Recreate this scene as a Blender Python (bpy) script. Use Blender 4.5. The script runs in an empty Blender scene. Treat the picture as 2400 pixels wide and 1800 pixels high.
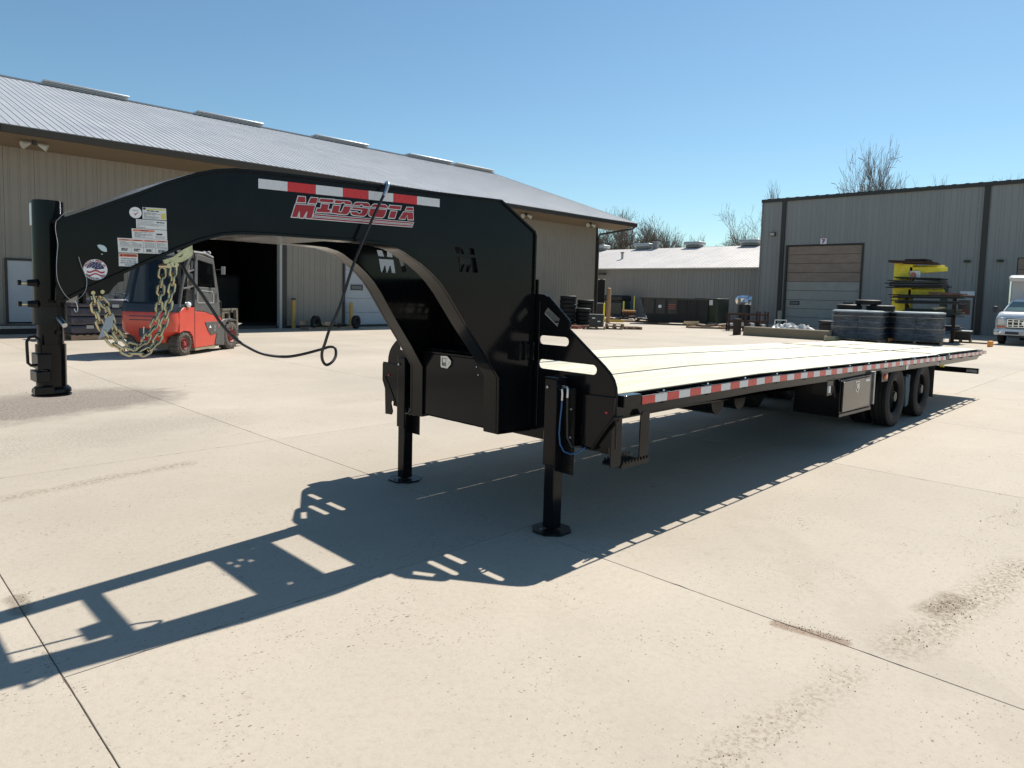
import bpy, math, random
from mathutils import Vector, Matrix
from mathutils.geometry import tessellate_polygon
R = math.radians
random.seed(7)
S = bpy.context.scene
COL = S.collection

# ------------------------------------------------------------------ camera, sky, sun, exposure
cam_d = bpy.data.cameras.new('camera')
cam = bpy.data.objects.new('camera', cam_d); COL.objects.link(cam)
yaw, pitch, roll = 0.7772514, 0.0774226, 0.0259914
fw = Vector((math.cos(pitch)*math.cos(yaw), math.cos(pitch)*math.sin(yaw), -math.sin(pitch)))
rt = fw.cross(Vector((0, 0, 1))).normalized(); up = rt.cross(fw)
rt2 = math.cos(roll)*rt + math.sin(roll)*up
up2 = -math.sin(roll)*rt + math.cos(roll)*up
M = Matrix((rt2, up2, -fw)).transposed().to_4x4(); M.translation = Vector((0, 0, 1.6))
cam.matrix_world = M
cam_d.sensor_width = 36.0; cam_d.lens = 1608.44/2400*36
cam_d.shift_y = -88.15/2400
cam_d.clip_start = 0.05; cam_d.clip_end = 3000
S.camera = cam

SUND = Vector((0.83, 0.095, 1.0)).normalized()
EL = math.asin(SUND.z); AZ = math.atan2(SUND.x, SUND.y)
W = bpy.data.worlds.new('World'); S.world = W; W.use_nodes = True
nt = W.node_tree; nt.nodes.clear()
sky = nt.nodes.new('ShaderNodeTexSky'); sky.sky_type = 'NISHITA'; sky.sun_disc = False
sky.sun_elevation = EL; sky.sun_rotation = AZ
sky.altitude = 300; sky.air_density = 1.1; sky.dust_density = 0.3; sky.ozone_density = 2.2
bg = nt.nodes.new('ShaderNodeBackground'); bg.inputs['Strength'].default_value = 0.080
wo = nt.nodes.new('ShaderNodeOutputWorld')
wb = nt.nodes.new('ShaderNodeMix'); wb.data_type = 'RGBA'; wb.blend_type = 'MULTIPLY'; wb.inputs[0].default_value = 1.0; wb.inputs[7].default_value = (0.85, 1.04, 1.05, 1)
nt.links.new(sky.outputs[0], wb.inputs[6]); nt.links.new(wb.outputs[2], bg.inputs['Color']); nt.links.new(bg.outputs[0], wo.inputs['Surface'])
sl = bpy.data.lights.new('sun', 'SUN'); sl.energy = 5.0; sl.angle = R(0.53); sl.color = (1.0, 0.95, 0.87)
so = bpy.data.objects.new('sun', sl); COL.objects.link(so)
so.rotation_mode = 'QUATERNION'; so.rotation_quaternion = SUND.to_track_quat('Z', 'Y'); so.location = (30, 4, 40)
S.view_settings.view_transform = 'Standard'; S.view_settings.look = 'None'
S.view_settings.exposure = 0.45; S.view_settings.gamma = 1.0

# ------------------------------------------------------------------ material helpers
def newmat(name):
    m = bpy.data.materials.new(name); m.use_nodes = True
    nt = m.node_tree; b = nt.nodes['Principled BSDF']
    return m, nt, b
def nd(nt, typ, **kw):
    n = nt.nodes.new(typ)
    for k, v in kw.items():
        if k.startswith('_'): setattr(n, k[1:], v)
        else: n.inputs[k.replace('0_', '')].default_value = v
    return n
def lk(nt, a, b): nt.links.new(a, b)
def ramp(nt, fac, stops):
    r = nt.nodes.new('ShaderNodeValToRGB')
    e = r.color_ramp.elements
    while len(e) < len(stops): e.new(0.5)
    for i, (p, c) in enumerate(stops):
        e[i].position = p; e[i].color = (c, c, c, 1) if not hasattr(c, '__len__') else (*c, 1)
    lk(nt, fac, r.inputs[0]); return r.outputs[0]
def mixc(nt, fac, a, b, mode='MIX'):
    m = nt.nodes.new('ShaderNodeMix'); m.data_type = 'RGBA'; m.blend_type = mode
    for sock, v in ((m.inputs[0], fac), (m.inputs[6], a), (m.inputs[7], b)):
        if hasattr(v, 'is_linked'): lk(nt, v, sock)
        elif hasattr(v, '__len__'): sock.default_value = (*v, 1) if len(v) == 3 else v
        else: sock.default_value = v if sock.type == 'VALUE' else (v, v, v, 1)
    return m.outputs[2]
def mth(nt, op, a, b=0.0, c=0.0):
    m = nt.nodes.new('ShaderNodeMath'); m.operation = op
    for i, v in enumerate((a, b, c)):
        if hasattr(v, 'is_linked'): lk(nt, v, m.inputs[i])
        else: m.inputs[i].default_value = v
    return m.outputs[0]
def coords(nt, scale=(1, 1, 1), world=False):
    if world: src = nt.nodes.new('ShaderNodeNewGeometry').outputs['Position']
    else: src = nt.nodes.new('ShaderNodeTexCoord').outputs['Object']
    mp = nt.nodes.new('ShaderNodeMapping'); mp.inputs['Scale'].default_value = scale
    lk(nt, src, mp.inputs[0]); return mp.outputs[0]
def noise(nt, vec, scale, detail=4, rough=0.6, out=0):
    n = nt.nodes.new('ShaderNodeTexNoise'); n.inputs['Scale'].default_value = scale
    n.inputs['Detail'].default_value = detail; n.inputs['Roughness'].default_value = rough
    lk(nt, vec, n.inputs['Vector']); return n.outputs[out]
def bump(nt, b, h, strength, dist=0.01):
    bp = nt.nodes.new('ShaderNodeBump'); bp.inputs['Strength'].default_value = strength
    bp.inputs['Distance'].default_value = dist
    lk(nt, h, bp.inputs['Height']); lk(nt, bp.outputs[0], b.inputs['Normal'])
MATS = {}
def mat(name, col, rough=0.6, metal=0.0, var=0.15, vs=6.0, bs=0.0, bscale=60, spec=0.5, coat=0.0, dust=0.0, emis=None, world=False, stretch=(1, 1, 1)):
    if name in MATS: return MATS[name]
    m, nt, b = newmat(name)
    v = coords(nt, stretch, world)
    n = noise(nt, v, vs, 5, 0.65)
    c1 = tuple(max(0, x*(1-var)) for x in col); c2 = tuple(min(1, x*(1+var)) for x in col)
    c = mixc(nt, ramp(nt, n, [(0.3, 0.0), (0.7, 1.0)]), c1, c2)
    if dust:
        d = ramp(nt, noise(nt, v, vs*2.3, 6, 0.7), [(0.45, 0.0), (0.75, 1.0)])
        c = mixc(nt, mth(nt, 'MULTIPLY', d, dust), c, (0.30, 0.26, 0.21))
    lk(nt, c, b.inputs['Base Color'])
    rr = mth(nt, 'MULTIPLY_ADD', n, rough*0.5, rough*0.75)
    lk(nt, rr, b.inputs['Roughness'])
    b.inputs['Metallic'].default_value = metal; b.inputs['Specular IOR Level'].default_value = spec
    b.inputs['Coat Weight'].default_value = coat; b.inputs['Coat Roughness'].default_value = 0.04
    if bs: bump(nt, b, noise(nt, v, bscale, 3, 0.6), bs, 0.004)
    if emis: b.inputs['Emission Color'].default_value = (*col, 1); b.inputs['Emission Strength'].default_value = emis
    MATS[name] = m; return m

def concrete(name, base, world=True, marks=False):
    m, nt, b = newmat(name)
    v = coords(nt, (1, 1, 1), world)
    big = noise(nt, v, 0.35, 5, 0.6); mid = noise(nt, v, 2.2, 6, 0.7); fine = noise(nt, v, 28, 6, 0.75)
    vs_ = coords(nt, (0.7, 1.6, 1), world); streak = noise(nt, vs_, 1.6, 6, 0.7)
    c = mixc(nt, ramp(nt, big, [(0.35, 0.0), (0.7, 1.0)]), tuple(x*0.90 for x in base), tuple(min(1, x*1.09) for x in base))
    c = mixc(nt, ramp(nt, mid, [(0.45, 0.0), (0.80, 0.16)]), c, (base[0]*0.88, base[1]*0.82, base[2]*0.76))
    c = mixc(nt, ramp(nt, streak, [(0.55, 0.0), (0.85, 0.22)]), c, (base[0]*0.78, base[1]*0.74, base[2]*0.70))
    c = mixc(nt, ramp(nt, fine, [(0.40, 0.16), (0.52, 0.0)]), c, (base[0]*0.62, base[1]*0.58, base[2]*0.54))
    fleck = ramp(nt, noise(nt, v, 13, 7, 0.82), [(0.575, 0.0), (0.63, 1.0)])
    c = mixc(nt, mth(nt, 'MULTIPLY', fleck, ramp(nt, noise(nt, v, 0.28, 3, 0.6), [(0.36, 0.10), (0.62, 0.50)])), c, (base[0]*0.60, base[1]*0.55, base[2]*0.49))
    pale = ramp(nt, noise(nt, v, 90, 2, 0.5), [(0.66, 0.0), (0.74, 0.5)])
    c = mixc(nt, pale, c, tuple(min(1, x*1.3) for x in base))
    # open pits in the surface: each cell draws its own size, most cells none
    pit = None
    for sc_, lo_, k_ in ((12.0, 0.86, 0.85), (30.0, 0.74, 0.85), (55.0, 0.60, 0.7)):
        vo = nt.nodes.new('ShaderNodeTexVoronoi'); vo.inputs['Scale'].default_value = sc_
        dn = nt.nodes.new('ShaderNodeVectorMath'); dn.operation = 'MULTIPLY_ADD'
        dt = nt.nodes.new('ShaderNodeTexNoise'); dt.inputs['Scale'].default_value = 60; lk(nt, v, dt.inputs['Vector'])
        lk(nt, dt.outputs['Color'], dn.inputs[0]); dn.inputs[1].default_value = (0.018, 0.018, 0.0); lk(nt, coords(nt, (1.0, 1.7, 1), world), dn.inputs[2])
        lk(nt, dn.outputs[0], vo.inputs['Vector'])
        sp_ = nt.nodes.new('ShaderNodeSeparateColor'); lk(nt, vo.outputs['Color'], sp_.inputs[0])
        thr = mth(nt, 'MULTIPLY', mth(nt, 'MULTIPLY', mth(nt, 'MAXIMUM', mth(nt, 'SUBTRACT', sp_.outputs[0], lo_), 0.0), k_), ramp(nt, noise(nt, v, 1.7, 4, 0.65), [(0.38, 0.25), (0.68, 1.6)]))
        p1 = mth(nt, 'LESS_THAN', vo.outputs['Distance'], thr)
        pit = p1 if pit is None else mth(nt, 'MAXIMUM', pit, p1)
    c = mixc(nt, mth(nt, 'MULTIPLY', pit, 0.72), c, (base[0]*0.33, base[1]*0.29, base[2]*0.25))
    if marks:
        geo = nt.nodes.new('ShaderNodeNewGeometry').outputs['Position']
        def seg(ax, ay, bx, by, w, soft, colr, k, nsc=6.0, lo=0.42):
            nonlocal c
            sx = nt.nodes.new('ShaderNodeSeparateXYZ')
            ns = nt.nodes.new('ShaderNodeTexNoise'); ns.inputs['Scale'].default_value = nsc*0.35; ns.inputs['Detail'].default_value = 4
            lk(nt, geo, ns.inputs['Vector'])
            ad = nt.nodes.new('ShaderNodeVectorMath'); ad.operation = 'MULTIPLY_ADD'
            lk(nt, ns.outputs['Color'], ad.inputs[0]); ad.inputs[1].default_value = (soft*1.6,)*3; lk(nt, geo, ad.inputs[2])
            lk(nt, ad.outputs[0], sx.inputs[0])
            L = math.hypot(bx-ax, by-ay); ux, uy = (bx-ax)/L, (by-ay)/L
            o = soft*0.8
            px = mth(nt, 'SUBTRACT', sx.outputs[0], ax+o); py = mth(nt, 'SUBTRACT', sx.outputs[1], ay+o)
            t = mth(nt, 'ADD', mth(nt, 'MULTIPLY', px, ux), mth(nt, 'MULTIPLY', py, uy))
            t.node.use_clamp = False
            tc = mth(nt, 'MINIMUM', mth(nt, 'MAXIMUM', t, 0.0), L)
            dx = mth(nt, 'SUBTRACT', px, mth(nt, 'MULTIPLY', tc, ux)); dy = mth(nt, 'SUBTRACT', py, mth(nt, 'MULTIPLY', tc, uy))
            dist = mth(nt, 'SQRT', mth(nt, 'ADD', mth(nt, 'MULTIPLY', dx, dx), mth(nt, 'MULTIPLY', dy, dy)))
            f = nt.nodes.new('ShaderNodeMapRange'); f.inputs['From Min'].default_value = w; f.inputs['From Max'].default_value = w+soft
            f.inputs['To Min'].default_value = 1; f.inputs['To Max'].default_value = 0; lk(nt, dist, f.inputs[0])
            g = ramp(nt, noise(nt, v, nsc*3, 5, 0.75), [(lo, 0.0), (lo+0.16, 1.0)])
            c = mixc(nt, mth(nt, 'MULTIPLY', mth(nt, 'MULTIPLY', f.outputs[0], g), k), c, colr)
        dirt = (0.21, 0.165, 0.11)
        seg(2.0, 1.06, 3.1, 0.93, 0.02, 0.09, dirt, 0.75, 13, 0.47)
        seg(3.5, 0.84, 5.2, 0.62, 0.03, 0.13, dirt, 0.9, 13, 0.45)
        seg(4.05, 0.84, 4.3, 0.80, 0.04, 0.08, dirt, 0.95, 12, 0.38)
        seg(3.285, 1.34, 3.345, 1.05, 0.026, 0.022, (0.27, 0.20, 0.145), 1.0, 16, 0.30)
        seg(6.2, 0.9, 8.5, 0.5, 0.04, 0.16, dirt, 0.5, 9, 0.5)
        seg(0.655, 4.12, 0.648, 3.93, 0.03, 0.03, (0.26, 0.215, 0.165), 0.8, 14, 0.3)
        seg(0.9, 6.1, 2.3, 6.3, 0.02, 0.10, dirt, 0.8, 10, 0.44)
        seg(-3.0, 9.3, 2.7, 10.7, 0.75, 0.5, (0.20, 0.165, 0.135), 0.92, 11, 0.33)
        seg(-2.0, 13.0, 2.9, 12.2, 0.5, 1.0, (0.22, 0.185, 0.15), 0.55, 11, 0.44)
        seg(-1.0, 7.6, 3.2, 8.3, 0.2, 0.7, (0.24, 0.20, 0.16), 0.6, 13, 0.44)
        seg(3.05, 0.2, 4.7, 2.2, 0.16, 0.08, (base[0]*0.80, base[1]*0.79, base[2]*0.78), 0.35, 1.4, 0.40)
        seg(1.2, -0.3, 2.6, 2.2, 0.10, 0.10, (base[0]*0.84, base[1]*0.83, base[2]*0.82), 0.3, 1.4, 0.40)
        seg(9.0, 1.3, 16.0, 0.4, 0.05, 0.25, dirt, 0.3, 6, 0.48)
        seg(5.2, 8.5, 12.0, 9.2, 0.1, 0.4, (base[0]*0.8, base[1]*0.77, base[2]*0.74), 0.5, 3)
    oi = nt.nodes.new('ShaderNodeObjectInfo')
    hv = nt.nodes.new('ShaderNodeHueSaturation'); lk(nt, c, hv.inputs['Color'])
    lk(nt, mth(nt, 'MULTIPLY_ADD', oi.outputs['Random'], 0.07, 0.965), hv.inputs['Value'])
    lk(nt, hv.outputs[0], b.inputs['Base Color'])
    b.inputs['Roughness'].default_value = 0.85; b.inputs['Specular IOR Level'].default_value = 0.3
    h = mth(nt, 'SUBTRACT', mth(nt, 'ADD', mth(nt, 'MULTIPLY', fine, 0.5), mth(nt, 'MULTIPLY', mid, 0.6)), mth(nt, 'MULTIPLY', pit, 0.8))
    bump(nt, b, h, 0.35, 0.012)
    MATS[name] = m; return m

def woodmat(name, col, scale=(1.2, 22, 22), dark=0.72, rough=0.6):
    m, nt, b = newmat(name)
    v = coords(nt, scale)
    oi = nt.nodes.new('ShaderNodeObjectInfo')
    ad = nt.nodes.new('ShaderNodeVectorMath'); ad.operation = 'ADD'
    cb = nt.nodes.new('ShaderNodeCombineXYZ'); lk(nt, mth(nt, 'MULTIPLY', oi.outputs['Random'], 40), cb.inputs[0]); lk(nt, mth(nt, 'MULTIPLY', oi.outputs['Random'], 17), cb.inputs[1])
    lk(nt, v, ad.inputs[0]); lk(nt, cb.outputs[0], ad.inputs[1])
    n = noise(nt, ad.outputs[0], 1.3, 7, 0.6)
    c = mixc(nt, ramp(nt, n, [(0.35, 0.0), (0.62, 1.0)]), tuple(x*dark for x in col), col)
    hv = nt.nodes.new('ShaderNodeHueSaturation'); lk(nt, c, hv.inputs['Color'])
    lk(nt, mth(nt, 'MULTIPLY_ADD', oi.outputs['Random'], 0.2, 0.88), hv.inputs['Value'])
    lk(nt, hv.outputs[0], b.inputs['Base Color']); b.inputs['Roughness'].default_value = rough
    bump(nt, b, n, 0.25, 0.003)
    MATS[name] = m; return m

BLACK = mat('black_gloss_paint', (0.006, 0.0065, 0.008), 0.13, 0, 0.2, 3, 0.012, 40, 0.2, coat=0.0, dust=0.006)
BLACKM = mat('black_satin_paint', (0.008, 0.008, 0.009), 0.33, 0, 0.2, 5, 0.03, 80, 0.22, dust=0.02)
RUBBER = mat('tyre_rubber', (0.014, 0.014, 0.015), 0.7, 0, 0.3, 8, 0.1, 60, 0.3, dust=0.04)
DRUBBER = mat('dusty_rubber', (0.075, 0.065, 0.055), 0.85, 0, 0.3, 8, 0.2, 40, 0.3, dust=0.5)
ZINC = mat('yellow_zinc', (0.50, 0.45, 0.30), 0.22, 1.0, 0.25, 30, 0.03, 150)
STEEL = mat('bare_steel', (0.55, 0.56, 0.58), 0.32, 1.0, 0.2, 20, 0.05, 120)
GALV = mat('galvanised_steel', (0.42, 0.43, 0.44), 0.45, 0.8, 0.2, 12)
WHITE = mat('white_print', (0.80, 0.81, 0.82), 0.45, 0, 0.03, 4)
OFFW = mat('label_stock', (0.72, 0.73, 0.72), 0.4, 0, 0.04, 8)
GREYP = mat('grey_print', (0.22, 0.23, 0.24), 0.5, 0, 0.1)
INK = mat('dark_print', (0.035, 0.035, 0.045), 0.5, 0, 0.1)
ORNG = mat('orange_print', (0.72, 0.16, 0.05), 0.45, 0, 0.08)
YELP = mat('yellow_print', (0.62, 0.55, 0.12), 0.45, 0, 0.08)
REDP = mat('red_print', (0.33, 0.012, 0.02), 0.35, 0, 0.08)
NAVY = mat('navy_print', (0.03, 0.035, 0.11), 0.45, 0, 0.05)
TAPER = mat('red_reflective_tape', (0.60, 0.012, 0.012), 0.28, 0, 0.08, 40, coat=0.3)
TAPEW = mat('white_reflective_tape', (0.66, 0.67, 0.68), 0.3, 0.0, 0.06, 40, coat=0.3)
AMBER = mat('amber_lens', (0.75, 0.12, 0.02), 0.15, 0, 0.1, 40, coat=0.5)
REDLENS = mat('red_lens', (0.45, 0.02, 0.015), 0.15, 0, 0.1, 40, coat=0.5)
CABLE = mat('black_cable_jacket', (0.015, 0.015, 0.016), 0.42, 0, 0.15, 20)
BLUEH = mat('blue_hose_jacket', (0.02, 0.10, 0.26), 0.4, 0, 0.1, 20)
PINE = woodmat('new_pine_decking', (0.75, 0.69, 0.49), (0.9, 16, 16), 0.60)
OLDW = woodmat('weathered_pallet_wood', (0.34, 0.24, 0.16), (2, 14, 14), 0.6, 0.8)
PALEW = woodmat('pale_timber', (0.62, 0.50, 0.30), (2, 14, 14), 0.7, 0.8)
CONC = concrete('yard_concrete', (0.450, 0.393, 0.318), marks=True)
CONC2 = concrete('kerb_concrete', (0.27, 0.215, 0.145), world=True)
JOINT = mat('joint_dirt', (0.17, 0.135, 0.10), 0.95, 0, 0.4, 12, world=True)
FLOORIN = mat('shop_floor', (0.16, 0.14, 0.12), 0.7, 0, 0.2, 3, world=True)
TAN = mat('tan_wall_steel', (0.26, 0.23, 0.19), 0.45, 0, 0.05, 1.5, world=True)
GREYW = mat('grey_wall_steel', (0.262, 0.264, 0.252), 0.45, 0, 0.07, 1.2, world=True, stretch=(1, 1, 0.15))
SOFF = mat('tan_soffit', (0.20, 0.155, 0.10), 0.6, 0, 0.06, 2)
ROOFG = mat('galvalume_roof', (0.39, 0.40, 0.415), 0.5, 0.12, 0.06, 0.7, world=True)
ROOFS = mat('roof_seam_shadowed_steel', (0.16, 0.16, 0.165), 0.5, 0.4, 0.05)
ROOFW = mat('white_roof_steel', (0.62, 0.575, 0.53), 0.5, 0.0, 0.06, 0.6, world=True)
TRIM = mat('dark_bronze_trim', (0.030, 0.026, 0.022), 0.45, 0, 0.1, 4)
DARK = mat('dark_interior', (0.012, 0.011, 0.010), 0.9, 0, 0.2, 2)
DOORW = mat('white_door_panel', (0.42, 0.44, 0.45), 0.5, 0, 0.06, 2)
DOORB = mat('grimy_brown_door_panel', (0.28, 0.21, 0.165), 0.7, 0, 0.18, 1.4, stretch=(1, 1, 2))
DOORG = mat('grimy_grey_door_panel', (0.34, 0.335, 0.30), 0.6, 0, 0.1, 1.8)
GLASSD = mat('dark_window_glass', (0.02, 0.025, 0.03), 0.06, 0, 0.1, 3, spec=0.8)
YEL = mat('yellow_paint', (0.88, 0.74, 0.04), 0.45, 0, 0.12, 5, dust=0.08)
YELB = mat('faded_yellow_bollard_paint', (0.50, 0.30, 0.07), 0.6, 0, 0.15, 5, dust=0.1)
TANB = mat('tan_bollard_paint', (0.40, 0.24, 0.12), 0.6, 0, 0.12, 5)
PALEB = mat('cream_bollard_paint', (0.36, 0.32, 0.23), 0.6, 0, 0.12, 5)
FRED = mat('forklift_red_paint', (0.60, 0.065, 0.038), 0.32, 0, 0.08, 4, coat=0.2, dust=0.12)
FGREY = mat('forklift_charcoal', (0.085, 0.085, 0.08), 0.45, 0, 0.12, 5, dust=0.2)
FLIGHT = mat('forklift_light_grey', (0.35, 0.35, 0.34), 0.45, 0, 0.1, 6)
FMAST = mat('greasy_mast_steel', (0.16, 0.14, 0.11), 0.55, 0.3, 0.2, 8, dust=0.3)
RUST = mat('rusty_brown_steel', (0.055, 0.026, 0.018), 0.8, 0.2, 0.35, 9)
GREENP = mat('dark_green_paint', (0.034, 0.042, 0.026), 0.5, 0, 0.12, 3)
BARK = mat('bare_tree_bark', (0.17, 0.135, 0.105), 0.9, 0, 0.25, 6)
TRUCKW = mat('white_truck_paint', (0.74, 0.76, 0.79), 0.25, 0, 0.03, 3, coat=0.4)
CHROME = mat('chrome_trim', (0.7, 0.71, 0.73), 0.12, 1.0, 0.05, 10)
TARP = mat('white_tarpaulin', (0.62, 0.60, 0.55), 0.35, 0, 0.2, 10, 0.4, 20)
CARD = mat('cardboard', (0.40, 0.28, 0.18), 0.8, 0, 0.15, 5)
def filmmat():
    m, nt, b = newmat('stretch_wrap_film')
    v = coords(nt, (1, 1, 6)); n = noise(nt, v, 3.5, 6, 0.7)
    tr = nt.nodes.new('ShaderNodeBsdfTransparent'); tr.inputs[0].default_value = (0.86, 0.90, 0.95, 1)
    gl = nt.nodes.new('ShaderNodeBsdfGlossy'); gl.inputs['Roughness'].default_value = 0.12; gl.inputs['Color'].default_value = (0.8, 0.85, 0.9, 1)
    df = nt.nodes.new('ShaderNodeBsdfTranslucent'); df.inputs[0].default_value = (0.55, 0.62, 0.70, 1)
    bp = nt.nodes.new('ShaderNodeBump'); bp.inputs['Strength'].default_value = 0.9; bp.inputs['Distance'].default_value = 0.05; lk(nt, n, bp.inputs['Height'])
    lk(nt, bp.outputs[0], gl.inputs['Normal'])
    m1 = nt.nodes.new('ShaderNodeMixShader'); m1.inputs[0].default_value = 0.45; lk(nt, gl.outputs[0], m1.inputs[1]); lk(nt, df.outputs[0], m1.inputs[2])
    m2 = nt.nodes.new('ShaderNodeMixShader'); lk(nt, ramp(nt, n, [(0.35, 0.10), (0.75, 0.42)]), m2.inputs[0]); lk(nt, tr.outputs[0], m2.inputs[1]); lk(nt, m1.outputs[0], m2.inputs[2])
    lk(nt, m2.outputs[0], nt.nodes['Material Output'].inputs[0]); return m
FILM = filmmat()
def cabglass():
    m, nt, b = newmat('tinted_cab_glass')
    tr = nt.nodes.new('ShaderNodeBsdfTransparent'); tr.inputs[0].default_value = (0.25, 0.28, 0.33, 1)
    gl = nt.nodes.new('ShaderNodeBsdfGlossy'); gl.inputs['Roughness'].default_value = 0.03
    fr = nt.nodes.new('ShaderNodeFresnel'); fr.inputs[0].default_value = 1.5
    mx = nt.nodes.new('ShaderNodeMixShader'); lk(nt, fr.outputs[0], mx.inputs[0]); lk(nt, tr.outputs[0], mx.inputs[1]); lk(nt, gl.outputs[0], mx.inputs[2])
    lk(nt, mx.outputs[0], nt.nodes['Material Output'].inputs[0]); return m
CGLASS = cabglass()

# ------------------------------------------------------------------ mesh helpers
ORG = {}
def zc(x):
    z = 0.0
    if x > 5.7: z -= 0.0178*(min(x, 11.7)-5.7)
    if x > 11.7: z -= 0.015*(x-11.7)
    return z
class MB:
    def __init__(s): s.v = []; s.f = []
    def add(s, vs, fs):
        o = len(s.v); s.v += [Vector(p) for p in vs]; s.f += [tuple(i+o for i in f) for f in fs]; return s
    def box(s, x0, x1, y0, y1, z0, z1):
        v = [(x, y, z) for z in (z0, z1) for y in (y0, y1) for x in (x0, x1)]
        return s.add(v, [(0, 2, 3, 1), (4, 5, 7, 6), (0, 1, 5, 4), (2, 6, 7, 3), (0, 4, 6, 2), (1, 3, 7, 5)])
    def xbox(s, x0, x1, y0, y1, z0, z1, knots=(5.2, 5.7, 6.2, 11.7)):
        xs = [x0]+[k for k in knots if x0+0.01 < k < x1-0.01]+[x1]
        v = []; f = []
        for x in xs: v += [(x, y0, z0), (x, y1, z0), (x, y1, z1), (x, y0, z1)]
        for i in range(len(xs)-1):
            a = 4*i; b = a+4
            f += [(a+k, b+k, b+(k+1) % 4, a+(k+1) % 4) for k in range(4)]
        f += [(0, 1, 2, 3), tuple(4*(len(xs)-1)+k for k in (3, 2, 1, 0))]
        return s.add(v, f)
    def obox(s, c, size, rot=None):
        hx, hy, hz = (d/2 for d in size); m = rot if rot else Matrix.Identity(3); c = Vector(c)
        v = [c+m @ Vector((x, y, z)) for z in (-hz, hz) for y in (-hy, hy) for x in (-hx, hx)]
        return s.add(v, [(0, 2, 3, 1), (4, 5, 7, 6), (0, 1, 5, 4), (2, 6, 7, 3), (0, 4, 6, 2), (1, 3, 7, 5)])
    def plate(s, outer, holes, fn, d0, d1, sides=True):
        loops = [outer]+list(holes)
        flat = [p for L in loops for p in L]; n = len(flat)
        tris = tessellate_polygon([[Vector((p[0], p[1], 0)) for p in L] for L in loops])
        v = [fn(p[0], p[1], d0) for p in flat]+[fn(p[0], p[1], d1) for p in flat]
        f = [tuple(t) for t in tris]+[tuple(i+n for i in reversed(t)) for t in tris]
        if sides:
            o = 0
            for L in loops:
                k = len(L)
                for i in range(k):
                    a = o+i; b = o+(i+1) % k; f.append((a, b, b+n, a+n))
                o += k
        return s.add(v, f)
    def flat(s, poly, fn, d=0.0):
        tris = tessellate_polygon([[Vector((p[0], p[1], 0)) for p in poly]])
        return s.add([fn(p[0], p[1], d) for p in poly], [tuple(t) for t in tris])
    def strip(s, line, fn, y0, y1, th):
        """a bent flat bar following a 2D line, thickness th to the left, from depth y0 to y1"""
        n = len(line); off = []
        for i in range(n):
            a = Vector(line[max(i-1, 0)]); b = Vector(line[min(i+1, n-1)]); d = (b-a).normalized(); nn = Vector((-d.y, d.x))
            off.append((line[i][0]+nn.x*th, line[i][1]+nn.y*th))
        v = []; f = []
        for i in range(n):
            v += [fn(*line[i], y0), fn(*line[i], y1), fn(*off[i], y1), fn(*off[i], y0)]
        for i in range(n-1):
            a = 4*i; b = a+4; f += [(a+k, a+(k+1) % 4, b+(k+1) % 4, b+k) for k in range(4)]
        f += [(3, 2, 1, 0), tuple(4*(n-1)+k for k in range(4))]
        return s.add(v, f)
    def tube(s, pts, r, n=8, closed=False, r1=None):
        pts = [Vector(p) for p in pts]; N = len(pts); v = []; f = []
        up_ = Vector((0, 0, 1)); prev = None
        for i, p in enumerate(pts):
            if closed: d = pts[(i+1) % N]-pts[i-1]
            else: d = pts[min(i+1, N-1)]-pts[max(i-1, 0)]
            d = d.normalized() if d.length > 1e-9 else Vector((0, 0, 1))
            if prev is None:
                a = d.cross(up_); a = a if a.length > 0.05 else d.cross(Vector((1, 0, 0)))
            else: a = prev-d*prev.dot(d)
            a.normalize(); prev = a; b = d.cross(a)
            rr = r if r1 is None else r+(r1-r)*i/max(1, N-1)
            v += [p+(a*math.cos(t)+b*math.sin(t))*rr for t in (2*math.pi*k/n for k in range(n))]
        for i in range(N if closed else N-1):
            A = i*n; B = ((i+1) % N)*n
            f += [(A+k, A+(k+1) % n, B+(k+1) % n, B+k) for k in range(n)]
        if not closed: f += [tuple(reversed(range(n))), tuple((N-1)*n+k for k in range(n))]
        return s.add(v, f)
    def cyl(s, p0, p1, r0, r1=None, n=16):
        return s.tube([p0, p1], r0, n, r1=r1 if r1 is not None else r0)
    def lathe(s, prof, c=(0, 0, 0), axis='y', n=32, closed=False):
        v = []; f = []; c = Vector(c); m = len(prof)
        for i in range(n):
            t = 2*math.pi*i/n
            for r, h in prof:
                if axis == 'y': p = Vector((r*math.cos(t), h, r*math.sin(t)))
                elif axis == 'x': p = Vector((h, r*math.cos(t), r*math.sin(t)))
                else: p = Vector((r*math.cos(t), r*math.sin(t), h))
                v.append(c+p)
        for i in range(n):
            j = (i+1) % n
            for k in range(m if closed else m-1):
                l = (k+1) % m
                f.append((i*m+k, i*m+l, j*m+l, j*m+k))
        return s.add(v, f)
    def mesh(s, name, mt, off=None, warp=False, smooth=True, ang=32):
        me = bpy.data.meshes.new(name)
        vs = []
        for p in s.v:
            q = Vector(p)
            if warp: q.z += zc(q.x)
            if off is not None: q -= off
            vs.append(q)
        me.from_pydata(vs, [], s.f)
        import bmesh
        bm = bmesh.new(); bm.from_mesh(me); bmesh.ops.recalc_face_normals(bm, faces=bm.faces); bm.to_mesh(me); bm.free()
        if smooth:
            me.polygons.foreach_set('use_smooth', [True]*len(me.polygons)); me.set_sharp_from_angle(angle=R(ang))
        me.materials.append(mt); return me
    def build(s, name, mt, parent=None, world=False, warp=False, bevel=0.0, smooth=True, loc=None, rot=None, ang=32):
        off = ORG.get(parent.name, Vector()) if (world and parent) else None
        me = s.mesh(name, mt, off, warp, smooth, ang)
        return put(name, me, parent, loc, rot, bevel)
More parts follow.
